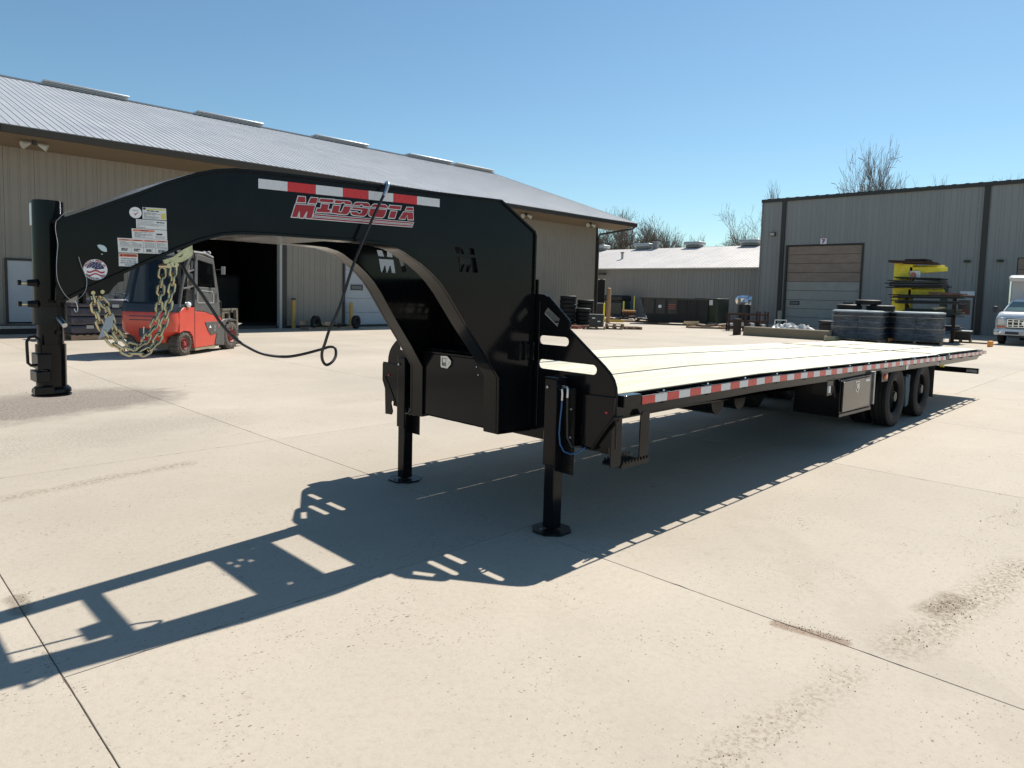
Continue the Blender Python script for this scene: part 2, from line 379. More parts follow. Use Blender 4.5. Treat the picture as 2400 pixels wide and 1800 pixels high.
def put(name, me, parent=None, loc=None, rot=None, bevel=0.0):
    o = bpy.data.objects.new(name, me); COL.objects.link(o)
    if parent: o.parent = parent; ORG[o.name] = ORG.get(parent.name, Vector())
    if loc is not None: o.location = loc
    if rot is not None: o.rotation_euler = rot
    if bevel:
        b = o.modifiers.new('bevel', 'BEVEL'); b.width = bevel; b.segments = 2; b.limit_method = 'ANGLE'; b.angle_limit = R(40)
    return o
def tag(o, label=None, cat=None, group=None, kind=None):
    if label: o['label'] = label
    if cat: o['category'] = cat
    if group: o['group'] = group
    if kind: o['kind'] = kind
    return o
def thing(name, label, cat, loc=(0, 0, 0), rz=0.0, group=None, kind=None, rot=None):
    o = bpy.data.objects.new(name, None); COL.objects.link(o); o.location = loc
    o.rotation_euler = rot if rot else (0, 0, rz); o.empty_display_size = 0.2
    ORG[o.name] = Vector(loc)
    return tag(o, label, cat, group, kind)
def copy_tree(src, parent=None, loc=None, rz=None, label=None, group=None, scale=None):
    c = src.copy(); COL.objects.link(c)
    if parent: c.parent = parent
    if loc is not None: c.location = loc
    if rz is not None: c.rotation_euler = (0, 0, rz)
    if scale is not None: c.scale = scale
    if label: c['label'] = label
    if group: c['group'] = group
    for ch in list(src.children): copy_tree(ch, c)
    return c
def XYZ(a, b, d): return Vector((a, b, d))

TXT = {}
def text_geo(s, bold=0.0, space=1.0):
    k = (s, bold, space)
    if k not in TXT:
        cu = bpy.data.curves.new('t', 'FONT'); cu.body = s; cu.size = 1.0; cu.offset = bold; cu.space_character = space; cu.resolution_u = 3
        ob = bpy.data.objects.new('t', cu); COL.objects.link(ob)
        dg = bpy.context.evaluated_depsgraph_get(); me = bpy.data.meshes.new_from_object(ob.evaluated_get(dg))
        vs = [(v.co.x, v.co.y) for v in me.vertices]; fs = [tuple(p.vertices) for p in me.polygons]
        bpy.data.objects.remove(ob); bpy.data.curves.remove(cu); bpy.data.meshes.remove(me)
        TXT[k] = (vs, fs)
    return TXT[k]
def put_text(mb, s, fn, x0, y0, h, w=None, d=0.0, bold=0.02, center=False):
    """lettering with cap height h; its left baseline at (x0, y0) of the surface mapping fn"""
    vs, fs = text_geo(s, bold)
    if not vs: return
    ax = min(p[0] for p in vs); bx = max(p[0] for p in vs); sy = h/0.70
    sx = w/(bx-ax) if w else sy
    ww = (bx-ax)*sx; xo = x0-ww/2 if center else x0
    mb.add([fn(xo+(p[0]-ax)*sx, y0+p[1]*sy, d) for p in vs], fs)

# pre-make the lettering while the scene is still small
for s_, b_ in (('WARNING', 0.03), ('QUALITY', 0.02), ('7', 0.05), ('ATTENTION DRIVER', 0.02), ('CHECK WHEEL LUGS', 0.02), ('BEFORE MOVING THIS', 0.02), ('VEHICLE', 0.02)): text_geo(s_, b_)
for ch in 'PROUDLYMAEINSTU,': text_geo(ch, 0.03)

# ------------------------------------------------------------------ ground
g = MB().box(-220, 320, -260, 260, -0.6, -0.0040)
ground = tag(g.build('ground', JOINT, smooth=False), kind='structure')
XS = [-6.65, -3.0, 0.65, 3.32, 7.05, 10.66, 14.24]+[17.87+3.63*k for k in range(9)]
YS = [-8.7, -4.8, -0.95, 3.14, 6.75, 10.6, 14.45, 18.3, 22.15, 26.0]
ap = MB()
X0, X1, Y0, Y1 = XS[0]-0.006, XS[-1]+0.006, YS[0]-0.006, YS[-1]+0.006
for a in ((-220, X0, -260, 260), (X1, 320, -260, 260), (X0, X1, -260, Y0), (X0, X1, Y1, 260)):
    ap.box(*a, -0.0035, 0.0)
apron = tag(ap.build('pavement', concrete('outer_concrete', (0.44, 0.385, 0.32)), smooth=False), kind='structure')
rs = random.Random(3)
for i in range(len(XS)-1):
    for j in range(len(YS)-1):
        near = XS[i] < 16 and YS[j] < 12
        yl_, yh_ = YS[j], YS[j+1]
        if XS[i] > 12: yl_, yh_ = (2.90 if yl_ == 3.14 else yl_), (2.90 if yh_ == 3.14 else yh_)
        if XS[i] < 0.6 and yl_ == -0.95: continue
        if XS[i] < 0.6 and yl_ == 3.14: yl_ = -0.95
        a, b, c, d = XS[i]+0.0022, XS[i+1]-0.0022, yl_+0.0022, yh_-0.0022
        n = 70 if near else 4; jit = 0.0013 if near else 0.0
        top = []; 
        def edge(p, q):
            for k in range(n):
                t = k/n; x = p[0]+(q[0]-p[0])*t; y = p[1]+(q[1]-p[1])*t
                jj = rs.uniform(0, jit)+(0.007*rs.random() if near and rs.random() < 0.06 else 0)
                cx = 1 if x < (a+b)/2 else -1; cy = 1 if y < (c+d)/2 else -1
                if abs(p[1]-q[1]) < 1e-6: y += cy*jj
                else: x += cx*jj
                top.append((x, y))
        edge((a, c), (b, c)); edge((b, c), (b, d)); edge((b, d), (a, d)); edge((a, d), (a, c))
        N = len(top); cx, cy = (a+b)/2, (c+d)/2
        ins = [(x+(0.0018 if x < cx else -0.0018), y+(0.0018 if y < cy else -0.0018), 0.0) for x, y in top]
        vs = ins+[(x, y, -0.0012) for x, y in top]+[(x, y, -0.0038) for x, y in top]
        fs = [tuple(range(N))]+[(k, (k+1) % N, N+(k+1) % N, N+k) for k in range(N)]+[(N+k, N+(k+1) % N, 2*N+(k+1) % N, 2*N+k) for k in range(N)]
        mb = MB(); mb.add(vs, fs)
        mb.build('concrete_slab', CONC, ground, smooth=False)
# loose grit, clods and small stones swept along the joints and the tyre tracks
rs = random.Random(11)
gb = MB()
def stone(x, y, s):
    n = 5; a0 = rs.uniform(0, 6.28); top = []
    pts = []
    for k in range(n):
        a = a0+k*2*math.pi/n; r = s*rs.uniform(0.6, 1.1); pts.append((x+r*math.cos(a), y+r*math.sin(a)*0.8, 0.0005))
    tp = [(x+(p[0]-x)*0.55, y+(p[1]-y)*0.55, s*rs.uniform(0.45, 0.9)) for p in pts]
    gb.add(pts+tp, [(k, (k+1) % n, n+(k+1) % n, n+k) for k in range(n)]+[tuple(n+k for k in range(n))])
def along(ax, ay, bx, by, w, cnt, smin, smax):
    for _ in range(cnt):
        t = rs.random(); stone(ax+(bx-ax)*t+rs.gauss(0, w), ay+(by-ay)*t+rs.gauss(0, w*0.8), smin+(smax-smin)*rs.random()**3)
along(2.0, 1.06, 3.1, 0.93, 0.06, 90, 0.001, 0.005)
along(3.5, 0.84, 5.2, 0.62, 0.07, 300, 0.0012, 0.006)
along(4.05, 0.82, 4.3, 0.78, 0.04, 130, 0.0012, 0.007)
along(3.31, 1.36, 3.37, 1.05, 0.022, 380, 0.001, 0.0045)
along(1.0, 1.3, 2.3, 1.03, 0.07, 90, 0.001, 0.006)
along(0.67, 4.12, 0.66, 3.9, 0.03, 110, 0.001, 0.005)
along(6.0, 0.95, 9.0, 0.55, 0.1, 200, 0.002, 0.007)
along(-1.0, 9.5, 3.0, 11.5, 0.6, 600, 0.003, 0.010)
along(0.655, 6.7, 0.64, 1.5, 0.012, 300, 0.001, 0.0035)
for _ in range(1100): stone(rs.uniform(0.3, 9), rs.uniform(-1.5, 8), 0.0008+0.0035*rs.random()**4)
for _ in range(700): stone(rs.uniform(8, 20), rs.uniform(-4, 10), 0.002+0.006*rs.random()**4)
tag(gb.build('gravel', mat('grit', (0.27, 0.215, 0.15), 0.9, 0, 0.4, 30, world=True), smooth=False), 'loose grit and clods of dried dirt scattered over the pale concrete', 'gravel', kind='stuff')

# ------------------------------------------------------------------ the gooseneck trailer
YC = 3.80
TR = thing('gooseneck_trailer', 'long black gooseneck flatbed trailer with new pine deck standing on its jacks across the yard', 'trailer', (3.5, YC, 0))
RA, RB_ = 3.6686, 0.112
def RN(s, t, d): return Vector((s, RA-RB_*s+d, t))            # near rail plane, d inwards
def RF(s, t, d): return Vector((s, 2*YC-(RA-RB_*s+d), t))     # far rail plane
top_line = [(0.70, 1.845), (0.853, 1.914), (1.075, 2.024), (1.206, 2.093), (1.335, 2.15), (1.428, 2.18), (1.527, 2.197), (1.70, 2.204), (3.232, 2.218), (3.534, 2.033), (3.545, 0.645)]
bot_line = [(0.69, 1.49), (0.782, 1.508), (0.859, 1.556), (1.082, 1.679), (1.256, 1.769), (1.353, 1.815), (1.454, 1.85), (1.546, 1.865), (1.70, 1.870), (2.216, 1.871), (2.36, 1.866), (2.449, 1.849), (2.50, 1.83), (2.537, 1.808), (2.62, 1.765), (2.695, 1.712), (2.76, 1.655), (2.823, 1.582), (2.89, 1.49), (2.964, 1.389), (3.119, 1.193), (3.242, 1.021), (3.246, 0.645)]
Mh = [[(2.872, 1.885), (2.927, 1.886), (2.951, 1.842), (2.887, 1.844)], [(2.969, 1.884), (3.023, 1.884), (3.033, 1.842), (2.971, 1.843)],
      [(2.892, 1.824), (3.040, 1.824), (3.062, 1.727), (3.018, 1.727), (3.006, 1.778), (2.984, 1.727), (2.966, 1.727), (2.955, 1.778), (2.933, 1.727), (2.915, 1.727)]]
tl0, bl0 = top_line, bot_line
for fn in (RN, RF):
    top_line, bot_line = ([(0.768, 1.875)]+tl0[1:], [(0.752, 1.503)]+bl0[1:]) if fn is RN else ([(0.84, 1.908)]+tl0[1:], [(0.84, 1.545)]+bl0[2:])
    w = MB().plate(top_line+bot_line[::-1], Mh, fn, 0.016, 0.028)
    w.build('neck_rail_web', BLACK, TR, world=True)
    fl = MB().strip(top_line[:-1]+[(3.545, 2.0), (3.545, 0.645)], fn, 0.0, 0.15, -0.012)
    fl.build('top_flange', BLACK, TR, world=True, ang=50)
    fl = MB().strip(bot_line, fn, 0.0, 0.15, 0.012)
    fl.build('bottom_flange', BLACK, TR, world=True, ang=50)
    fl = MB().strip([(3.246, 0.645), (3.545, 0.645)], fn, 0.002, 0.148, -0.012); fl.build('rail_foot', BLACK, TR, world=True)
    # welded stiffener line and hinge bracket on the web
    br = MB()
    for sx in (3.37, 3.42, 3.49): br.plate([(sx, 1.265), (sx+0.012, 1.265), (sx+0.012, 1.14), (sx, 1.14)], [], fn, -0.05, 0.016)
    br.plate([(3.39, 1.25), (3.48, 1.25), (3.48, 1.155), (3.39, 1.155)], [], fn, -0.03, 0.015)
    br.build('hinge_bracket', BLACKM, TR, world=True)
# front boxed part between the rails
def yn(x): return RA-RB_*x
def span(x0, x1, z0, z1, x0b=None, x1b=None, z0b=None, z1b=None):
    """block between the two rails from x0 to x1"""
    m = MB(); v = []
    for x, za, zb in ((x0, z0, z1), (x1, z0 if z0b is None else z0b, z1 if z1b is None else z1b)):
        a = yn(x)+0.15; b = 2*YC-a
        v += [(x, a, za), (x, b, za), (x, b, zb), (x, a, zb)]
    m.add(v, [(0, 1, 2, 3), (4, 7, 6, 5), (0, 4, 5, 1), (1, 5, 6, 2), (2, 6, 7, 3), (3, 7, 4, 0)]); return m
tp = MB()
segs = [(1.075, 2.024), (1.206, 2.093), (1.335, 2.15), (1.428, 2.18), (1.527, 2.197), (1.70, 2.204), (2.08, 2.208)]
for (xa, za), (xb, zb) in zip([(0.853, 1.914)]+segs[:-1], segs):
    m = span(xa, xb, za-0.012, za, z0b=zb-0.012, z1b=zb); tp.add(m.v, m.f)
tp.build('neck_top_plate', BLACK, TR, world=True)
tp = MB()
bs_ = [(0.859, 1.556), (1.082, 1.679), (1.256, 1.769), (1.353, 1.815), (1.454, 1.85), (1.546, 1.865), (1.70, 1.870), (2.08, 1.871)]
for (xa, za), (xb, zb) in zip(bs_[:-1], bs_[1:]):
    m = span(xa, xb, za, za+0.012, z0b=zb, z1b=zb+0.012); tp.add(m.v, m.f)
tp.build('neck_bottom_plate', BLACK, TR, world=True)
span(2.075, 2.087, 1.885, 2.196).build('neck_end_plate', BLACK, TR, world=True)
cm = MB()
for m in (span(2.70, 2.708, 2.13, 2.19), span(2.70, 2.80, 2.182, 2.19)): cm.add(m.v, m.f)
cm.build('neck_crossmember', BLACK, TR, world=True, bevel=0.002)
wn = MB(); wn.box(2.60, 2.70, 3.60, 3.76, 2.08, 2.18)
wn.build('winch_block', BLACKM, TR, world=True, bevel=0.003)  # unseen winch as a plain block, shaped to cast its ground shadow
# box plate at the front end, just behind the coupler post
m = MB(); m.plate([(3.60, 1.50), (4.0, 1.50), (4.0, 1.86), (3.60, 1.86)], [], lambda a, b, d: Vector((0.86+d, a, b)), 0, 0.012)
m.build('coupler_backing_plate', BLACK, TR, world=True)
# sloping plate at the rear of the neck, with its small oval slots, and the window below it
SL = []
for k in range(5): SL.append((YC-0.33+0.012*k, 0.05+0.045*k)); SL.append((YC+0.20+0.03*k, 0.06+0.035*k))
def sl(a, b, d): return Vector((3.535-0.19*b/0.226-d*0.5, a, 2.03+0.125*b/0.226-d*0.85))
holes = []
for a, b in ((YC-0.30, 0.07), (YC-0.24, 0.075), (YC-0.30, 0.13), (YC+0.20, 0.09), (YC+0.25, 0.12), (YC+0.18, 0.16), (YC+0.25, 0.17)):
    holes.append([(a-0.018, b), (a-0.012, b-0.006), (a+0.012, b-0.006), (a+0.018, b), (a+0.012, b+0.006), (a-0.012, b+0.006)])
MB().plate([(YC-0.375, 0), (YC+0.375, 0), (YC+0.365, 0.226), (YC-0.365, 0.226)], holes, sl, 0, 0.008).build('sloping_neck_plate', BLACK, TR, world=True)
MB().box(3.527, 3.536, YC-0.38, YC+0.38, 1.90, 2.028).build('rear_neck_plate', BLACK, TR, world=True)

# headboard: one plate across the deck front, wings with hand slots, logo cut through between the rails
def HB(a, b, d): return Vector((3.560+d, a, b))
def slot(y0, y1, z0, z1, n=7):
    r = (z1-z0)/2; zc_ = (z0+z1)/2; o = []
    for k in range(n): t = -math.pi/2+math.pi*k/(n-1); o.append((y1-r+r*math.cos(t), zc_+r*math.sin(t)))
    for k in range(n): t = math.pi/2+math.pi*k/(n-1); o.append((y0+r+r*math.cos(t), zc_+r*math.sin(t)))
    return o
half = [(3.262, 1.70), (3.262, 1.60), (3.20, 1.597), (3.165, 1.58), (2.985, 1.432), (2.968, 1.412), (2.962, 1.388), (2.972, 1.368), (2.93, 1.338), (2.66, 1.140), (2.615, 1.10), (2.585, 1.06), (2.566, 1.01), (2.560, 0.95), (2.560, 0.62)]
outl = half+[(2*YC-y, z) for y, z in half[::-1]]
hol = []
for sgn in (0, 1):
    f_ = (lambda y: y) if not sgn else (lambda y: 2*YC-y)
    for q in ([(3.197, 1.466), (3.163, 1.507), (3.052, 1.432), (3.070, 1.380)], slot(2.966, 3.235, 1.250, 1.312), slot(2.722, 3.235, 1.080, 1.145)):
        hol.append([(f_(a), b) for a, b in q])
LOGO = [[(1.856, 2.091), (1.893, 2.092), (1.894, 2.063), (1.847, 2.060)], [(1.927, 2.092), (1.964, 2.093), (1.955, 2.063), (1.912, 2.062)],
 [(1.841, 2.047), (1.949, 2.051), (1.928, 1.980), (1.899, 1.980), (1.907, 2.013), (1.903, 2.018), (1.880, 1.979), (1.865, 1.979), (1.864, 2.009), (1.859, 2.014), (1.848, 1.980), (1.820, 1.979)],
 [(1.980, 2.092), (2.057, 2.095), (2.052, 2.078), (1.974, 2.076)],
 [(1.988, 2.064), (2.028, 2.065), (2.021, 2.037), (2.038, 2.037), (2.031, 2.021), (1.956, 2.018), (1.962, 2.038), (1.981, 2.038)],
 [(2.068, 2.093), (2.151, 2.096), (2.161, 2.091), (2.165, 2.079), (2.127, 2.078), (2.119, 2.087), (2.106, 2.085), (2.101, 2.079), (2.064, 2.077)],
 [(2.057, 2.063), (2.095, 2.064), (2.085, 2.033), (2.094, 2.029), (2.106, 2.032), (2.121, 2.065), (2.160, 2.066), (2.151, 2.038), (2.138, 2.023), (2.125, 2.020), (2.044, 2.021)],
 [(2.199, 2.094), (2.265, 2.097), (2.274, 2.090), (2.278, 2.079), (2.238, 2.078), (2.234, 2.085), (2.226, 2.086), (2.218, 2.084), (2.214, 2.078), (2.177, 2.077), (2.187, 2.089)],
 [(2.173, 2.065), (2.270, 2.066), (2.259, 2.036), (2.244, 2.023), (2.232, 2.021), (2.177, 2.021), (2.166, 2.026), (2.162, 2.038), (2.200, 2.039), (2.205, 2.033), (2.213, 2.031), (2.225, 2.036), (2.233, 2.052), (2.228, 2.055), (2.169, 2.055)],
 [(2.308, 2.095), (2.376, 2.098), (2.388, 2.093), (2.390, 2.081), (2.289, 2.079), (2.296, 2.089)],
 [(2.283, 2.068), (2.385, 2.069), (2.376, 2.042), (2.366, 2.027), (2.356, 2.023), (2.285, 2.023), (2.276, 2.029), (2.275, 2.040)],
 [(2.408, 2.098), (2.483, 2.100), (2.478, 2.082), (2.402, 2.080)], [(2.416, 2.066), (2.454, 2.067), (2.440, 2.027), (2.403, 2.026)],
 [(2.524, 2.098), (2.564, 2.100), (2.565, 2.084), (2.514, 2.082)],
 [(2.503, 2.069), (2.565, 2.070), (2.567, 2.029), (2.532, 2.027), (2.528, 2.057), (2.509, 2.027), (2.473, 2.026)]]
STR = [[(1.943, 2.0045), (2.569, 2.0105), (2.566, 2.0035), (1.941, 1.9975)], [(1.935, 1.9865), (2.562, 1.9925), (2.559, 1.9855), (1.933, 1.9795)]]
for q in LOGO+STR: hol.append([(3.42+(s-1.82)*1.05, 1.492+(t-2.10)*1.05) for s, t in q])
hb = MB().plate(outl, hol, HB, 0, 0.010); hb.build('headboard', BLACK, TR, world=True)
# rounded return lip on the wing edges
for sgn in (0, 1):
    line = [(y if not sgn else 2*YC-y, z) for y, z in half[3:]]
    MB().tube([(3.566, a, b) for a, b in line], 0.009, 8).build('wing_lip', BLACK, TR, world=True)
# bolster cheeks at the deck corners, marker lights
for sgn in (0, 1):
    f_ = (lambda y: y) if not sgn else (lambda y: 2*YC-y)
    ck = [(2.812, 0.948), (2.820, 0.605), (2.73, 0.600), (2.562, 0.832), (2.556, 0.955)]
    MB().plate([(f_(a), b) for a, b in ck], [], HB, -0.022, -0.001).build('bolster_cheek', BLACK, TR, world=True, bevel=0.003)
    MB().strip([(f_(a), b) for a, b in [(2.83, 0.60), (2.73, 0.595), (2.60, 0.775), (2.55, 0.835)]], HB, -0.028, 0.06, 0.012 if not sgn else -0.012).build('cheek_flange', BLACKM, TR, world=True)
    MB().lathe([(0, -0.012), (0.008, -0.010), (0.011, 0)], (3.538, f_(2.612), 0.852), 'x', 12).build('marker_light', REDLENS, TR, world=True)
# cross box below the headboard between the jacks
m = MB().box(3.575, 3.60, 2.62, 4.98, 0.575, 0.94); m.build('front_crossmember', BLACK, TR, world=True, bevel=0.003)

# storage box between the legs of the neck
bx = MB().box(3.262, 3.54, 3.415, 4.185, 0.652, 1.130); bx.build('storage_box', BLACK, TR, world=True, bevel=0.004)
lid = MB().plate([(3.262-0.012, 1.133), (3.545, 1.165), (3.545, 1.177), (3.250, 1.147)], [], lambda a, b, d: Vector((a, 3.41+d, b)), 0, 0.78)
lidO = lid.build('storage_box_lid', BLACK, TR, world=True, bevel=0.002)
la = [(3.935, 1.122), (3.862, 1.126), (3.845, 1.115), (3.820, 1.095), (3.820, 1.070), (3.845, 1.045), (3.862, 1.034), (3.928, 1.038), (3.935, 1.048)]
lat = MB().plate(la, [[(3.920, 1.108), (3.872, 1.110), (3.872, 1.050), (3.920, 1.052)]], lambda a, b, d: Vector((3.252+d, a, b)), -0.004, 0.009)
latch = lat.build('latch', STEEL, TR, world=True)
MB().box(3.2545, 3.262, 3.872, 3.920, 1.051, 1.109).build('latch_recess', GREYP, latch, world=True)
MB().box(3.248, 3.255, 3.878, 3.914, 1.075, 1.106).build('paddle', STEEL, latch, world=True, bevel=0.002)
MB().lathe([(0.0, 0), (0.008, 0), (0.008, 0.006)], (3.245, 3.845, 1.080), 'x', 12).build('lock', STEEL, latch, world=True)
for y, z in ((3.55, 1.075), (3.53, 1.02)): MB().lathe([(0, -0.005), (0.005, -0.004), (0.006, 0)], (3.26, y, z), 'x', 8).build('rivet', STEEL, TR, world=True)

# coupler post
cp = MB()
def octo(r): return [(r*math.cos(R(22.5+45*k)), r*math.sin(R(22.5+45*k))) for k in range(8)]
PX, PY = 0.770, 3.80
def ring(mb, r, z0, z1, n=24):
    mb.add([(PX+r*math.cos(2*math.pi*k/n), PY+r*math.sin(2*math.pi*k/n), z) for z in (z0, z1) for k in range(n)], [(k, (k+1) % n, n+(k+1) % n, n+k) for k in range(n)]+[tuple(range(n))[::-1], tuple(range(n, 2*n))])
ring(cp, 0.064, 1.48, 1.966, 24)
coup = cp.build('coupler_post', BLACK, TR, world=True, ang=40)
cc = MB(); ring(cc, 0.060, 1.955, 1.9695); cc.build('post_cap', BLACK, coup, world=True, ang=40)
c2 = MB(); ring(c2, 0.068, 1.402, 1.482); ring(c2, 0.0705, 1.399, 1.404); c2.build('post_collar', BLACKM, coup, world=True, ang=40)
c2 = MB(); ring(c2, 0.054, 1.29, 1.42); c2.build('inner_tube', BLACK, coup, world=True, ang=40)
c2 = MB(); ring(c2, 0.062, 1.10, 1.305); sleeve = c2.build('coupler_sleeve', BLACK, coup, world=True, ang=40)
c2 = MB(); c2.lathe([(0.0, 1.108), (0.066, 1.108), (0.078, 1.096), (0.080, 1.082), (0.072, 1.076), (0.081, 1.070), (0.080, 1.064), (0.0, 1.060)], (PX, PY, 0), 'z', 28); c2.box(PX-0.085, PX-0.01, PY-0.095, PY-0.055, 1.082, 1.112); c2.build('coupler_base', BLACKM, coup, world=True)
c2 = MB(); c2.box(PX-0.075, PX-0.02, PY-0.085, PY+0.05, 1.135, 1.185); c2.box(PX-0.068, PX-0.012, PY-0.08, PY+0.05, 1.195, 1.265); c2.box(PX-0.05, PX-0.03, PY-0.083, PY, 1.185, 1.195); c2.build('latch_block', BLACKM, coup, world=True, bevel=0.003)
hd = []
for a, b in ((-0.058, 1.215), (-0.090, 1.213), (-0.101, 1.225), (-0.103, 1.30), (-0.103, 1.322), (-0.092, 1.342), (-0.072, 1.346), (-0.056, 1.330), (-0.052, 1.305)): hd.append((PX+a+0.002, PY-0.045, b))
MB().tube(hd, 0.0065, 8).build('latch_handle', BLACKM, coup, world=True)
for z in (1.590, 1.494):
    c2 = MB(); c2.cyl((PX-0.055, PY-0.03, z), (PX-0.092, PY-0.03, z), 0.020, 0.016, 6); sb = c2.build('bolt_boss', BLACKM, coup, world=True)
    MB().cyl((PX-0.088, PY-0.03, z), (PX-0.118, PY-0.03, z), 0.0065, n=10).build('set_bolt', ZINC, coup, world=True)
    MB().cyl((PX-0.114, PY-0.03, z), (PX-0.127, PY-0.03, z), 0.0135, n=6).build('bolt_head', BLACKM, coup, world=True)
MB().cyl((0.786, 3.745, 1.437), (0.800, 3.668, 1.399), 0.0115, n=14).build('lock_pin', STEEL, coup, world=True)
MB().cyl((0.79, 3.74, 1.362), (0.79, 3.732, 1.362), 0.010, n=12).build('adjustment_hole', DARK, coup, world=True)
c2 = MB(); c2.box(PX-0.0655, PX-0.060, PY-0.012, PY+0.02, 1.853, 1.953); c2.build('white_tape', TAPEW, coup, world=True)
# chain lugs below the rail
lg = MB().plate([(0.872, 1.560), (0.885, 1.535), (0.93, 1.538), (0.965, 1.548), (0.985, 1.578), (1.006, 1.602), (1.03, 1.61), (1.03, 1.655), (0.90, 1.582)], [], lambda a, b, d: Vector((a, 3.60+d, b)), -0.0, 0.012)
lug = lg.build('chain_lug', BLACKM, TR, world=True)
for x, z in ((0.936, 1.557), (0.898, 1.552)): MB().lathe([(0, -0.010), (0.009, -0.010), (0.0115, -0.005), (0.0115, 0)], (x, 3.60, z), 'y', 14).build('lug_bolt', ZINC, lug, world=True)
hk = MB().plate([(1.205, 1.718), (1.25, 1.735), (1.30, 1.775), (1.345, 1.80), (1.348, 1.752), (1.325, 1.730), (1.295, 1.712), (1.27, 1.708), (1.24, 1.700), (1.215, 1.700)], [[(1.275, 1.735), (1.30, 1.755), (1.292, 1.738)]], lambda a, b, d: Vector((a, 3.60+d, b)), 0.0, 0.010)
hooko = hk.build('chain_hook_plate', ZINC, TR, world=True, bevel=0.002)
for x, z in ((1.262, 1.697), (1.245, 1.700), (1.228, 1.690)): MB().cyl((x, 3.585, z), (x, 3.70, z), 0.0115, n=10).build('shackle_pin', ZINC, hooko, world=True)

MB().cyl((3.025, 4.14, 1.835), (3.035, 4.13, 1.775), 0.015, 0.012, 12).build('plug_connector', GALV, TR, world=True); MB().cyl((3.035, 4.13, 1.775), (3.045, 4.12, 1.735), 0.018, 0.016, 12).build('plug_socket', BLACKM, TR, world=True)
MB().box(2.925, 3.20, yn(3.0)+0.035, yn(3.0)+0.12, 1.69, 1.95).build('cutout_blocker', BLACKM, TR, world=True, bevel=0.004)  # box added behind the near M cut-out so that it reads dark
def bead(pts, r, seed):
    q_ = random.Random(seed); out = []
    for a_, b_ in zip(pts[:-1], pts[1:]):
        a_, b_ = Vector(a_), Vector(b_); n_ = max(2, int((b_-a_).length/0.012))
        out += [a_+(b_-a_)*k/n_+Vector((q_.uniform(-1, 1), q_.uniform(-1, 1), q_.uniform(-1, 1)))*r*0.25 for k in range(n_)]
    MB().tube(out, r, 5).build('weld_bead', BLACK, TR, world=True, ang=80)
bead([RN(s_, t_-0.013, 0.014) for s_, t_ in tl0[1:9]], 0.0045, 1); bead([RN(s_, t_+0.013, 0.014) for s_, t_ in bl0[1:-2]], 0.0045, 2)
bead([RF(s_, t_+0.013, 0.030) for s_, t_ in bl0[2:-2]], 0.0045, 3)
bead([(3.556, 3.235, 1.55), (3.556, 3.235, 0.66)], 0.006, 4); bead([(3.255, 3.42, 0.655), (3.255, 4.18, 0.655)], 0.003, 5)
bead([(3.406, 2.93, 0.458), (3.406, 3.034, 0.458)], 0.004, 6)
# reflective tape and decals on the near rail; the skin of each is a flat print set 1 mm proud of the web
def skin(name, poly, mt, d=0.015, parent=None, th=0.0008):
    o = MB().plate(poly, [], RN, d-th, d).build(name, mt, parent or TR, world=True, smooth=False); return o
xs = [1.642, 1.797, 1.953, 2.112, 2.270, 2.431, 2.592, 2.755]
for k in range(7):
    a, b = xs[k], xs[k+1]; za, zb = 2.160+0.012*min(1, (a-1.64)/0.9), 2.160+0.012*min(1, (b-1.64)/0.9)
    skin('reflective_tape', [(a+0.0007, za-0.050), (b-0.0007, zb-0.050), (b-0.0007, zb), (a+0.0007, za)], TAPER if k % 2 else TAPEW)
def grow(poly, e):
    A = sum(poly[i][0]*poly[(i+1) % len(poly)][1]-poly[(i+1) % len(poly)][0]*poly[i][1] for i in range(len(poly)))
    sg = 1 if A > 0 else -1; out = []
    n = len(poly)
    for i in range(n):
        p0, p1, p2 = Vector(poly[i-1]), Vector(poly[i]), Vector(poly[(i+1) % n])
        d1 = (p1-p0).normalized(); d2 = (p2-p1).normalized()
        n1 = Vector((d1.y, -d1.x))*sg; n2 = Vector((d2.y, -d2.x))*sg
        b = n1+n2; L = max(0.55, b.length/2*b.length/1)
        b = b/ max(0.6, (1+n1.dot(n2))); out.append((p1.x+b.x*e, p1.y+b.y*e))
    return out
wl = MB(); rl = MB()
for k, q in enumerate(LOGO+STR):
    wl.plate(grow(q, 0.0048 if k < len(LOGO) else 0.0042), [], RN, 0.0148-0.00002*k, 0.0155); rl.plate(q, [], RN, 0.0128, 0.0142)
logo = wl.build('logo_decal', TAPEW, TR, world=True, smooth=False)
rl.build('red_lettering', REDP, logo, world=True, smooth=False)
# warning labels
A_ = skin('rating_label', [(1.103, 1.905), (1.206, 1.907), (1.204, 1.963), (1.103, 1.960)], OFFW)
m = MB(); m.plate([(1.118, 1.9555), (1.201, 1.9585), (1.201, 1.9525), (1.118, 1.9495)], [], RN, 0.0134, 0.0138); m.plate([(1.182, 1.910), (1.203, 1.911), (1.202, 1.938), (1.182, 1.937)], [], RN, 0.0134, 0.0138); m.build('yellow_panels', YELP, A_, world=True, smooth=False)
rs = random.Random(5)
def lines(parent, x0, x1, z0, z1, n, mt=GREYP, h=0.0022, name='fine_print'):
    m = MB()
    for k in range(n):
        z = z1-(k+0.5)*(z1-z0)/n; x = x0
        while x < x1-0.004:
            wd = rs.uniform(0.004, 0.016); e = min(x+wd, x1); m.plate([(x, z-h/2), (e, z-h/2), (e, z+h/2), (x, z+h/2)], [], RN, 0.0136, 0.014); x = e+rs.uniform(0.0012, 0.003)
            if rs.random() < 0.06: break
    m.build(name, mt, parent, world=True, smooth=False)
lines(A_, 1.122, 1.178, 1.942, 1.948, 1, INK, 0.0045); lines(A_, 1.108, 1.178, 1.908, 1.938, 7)
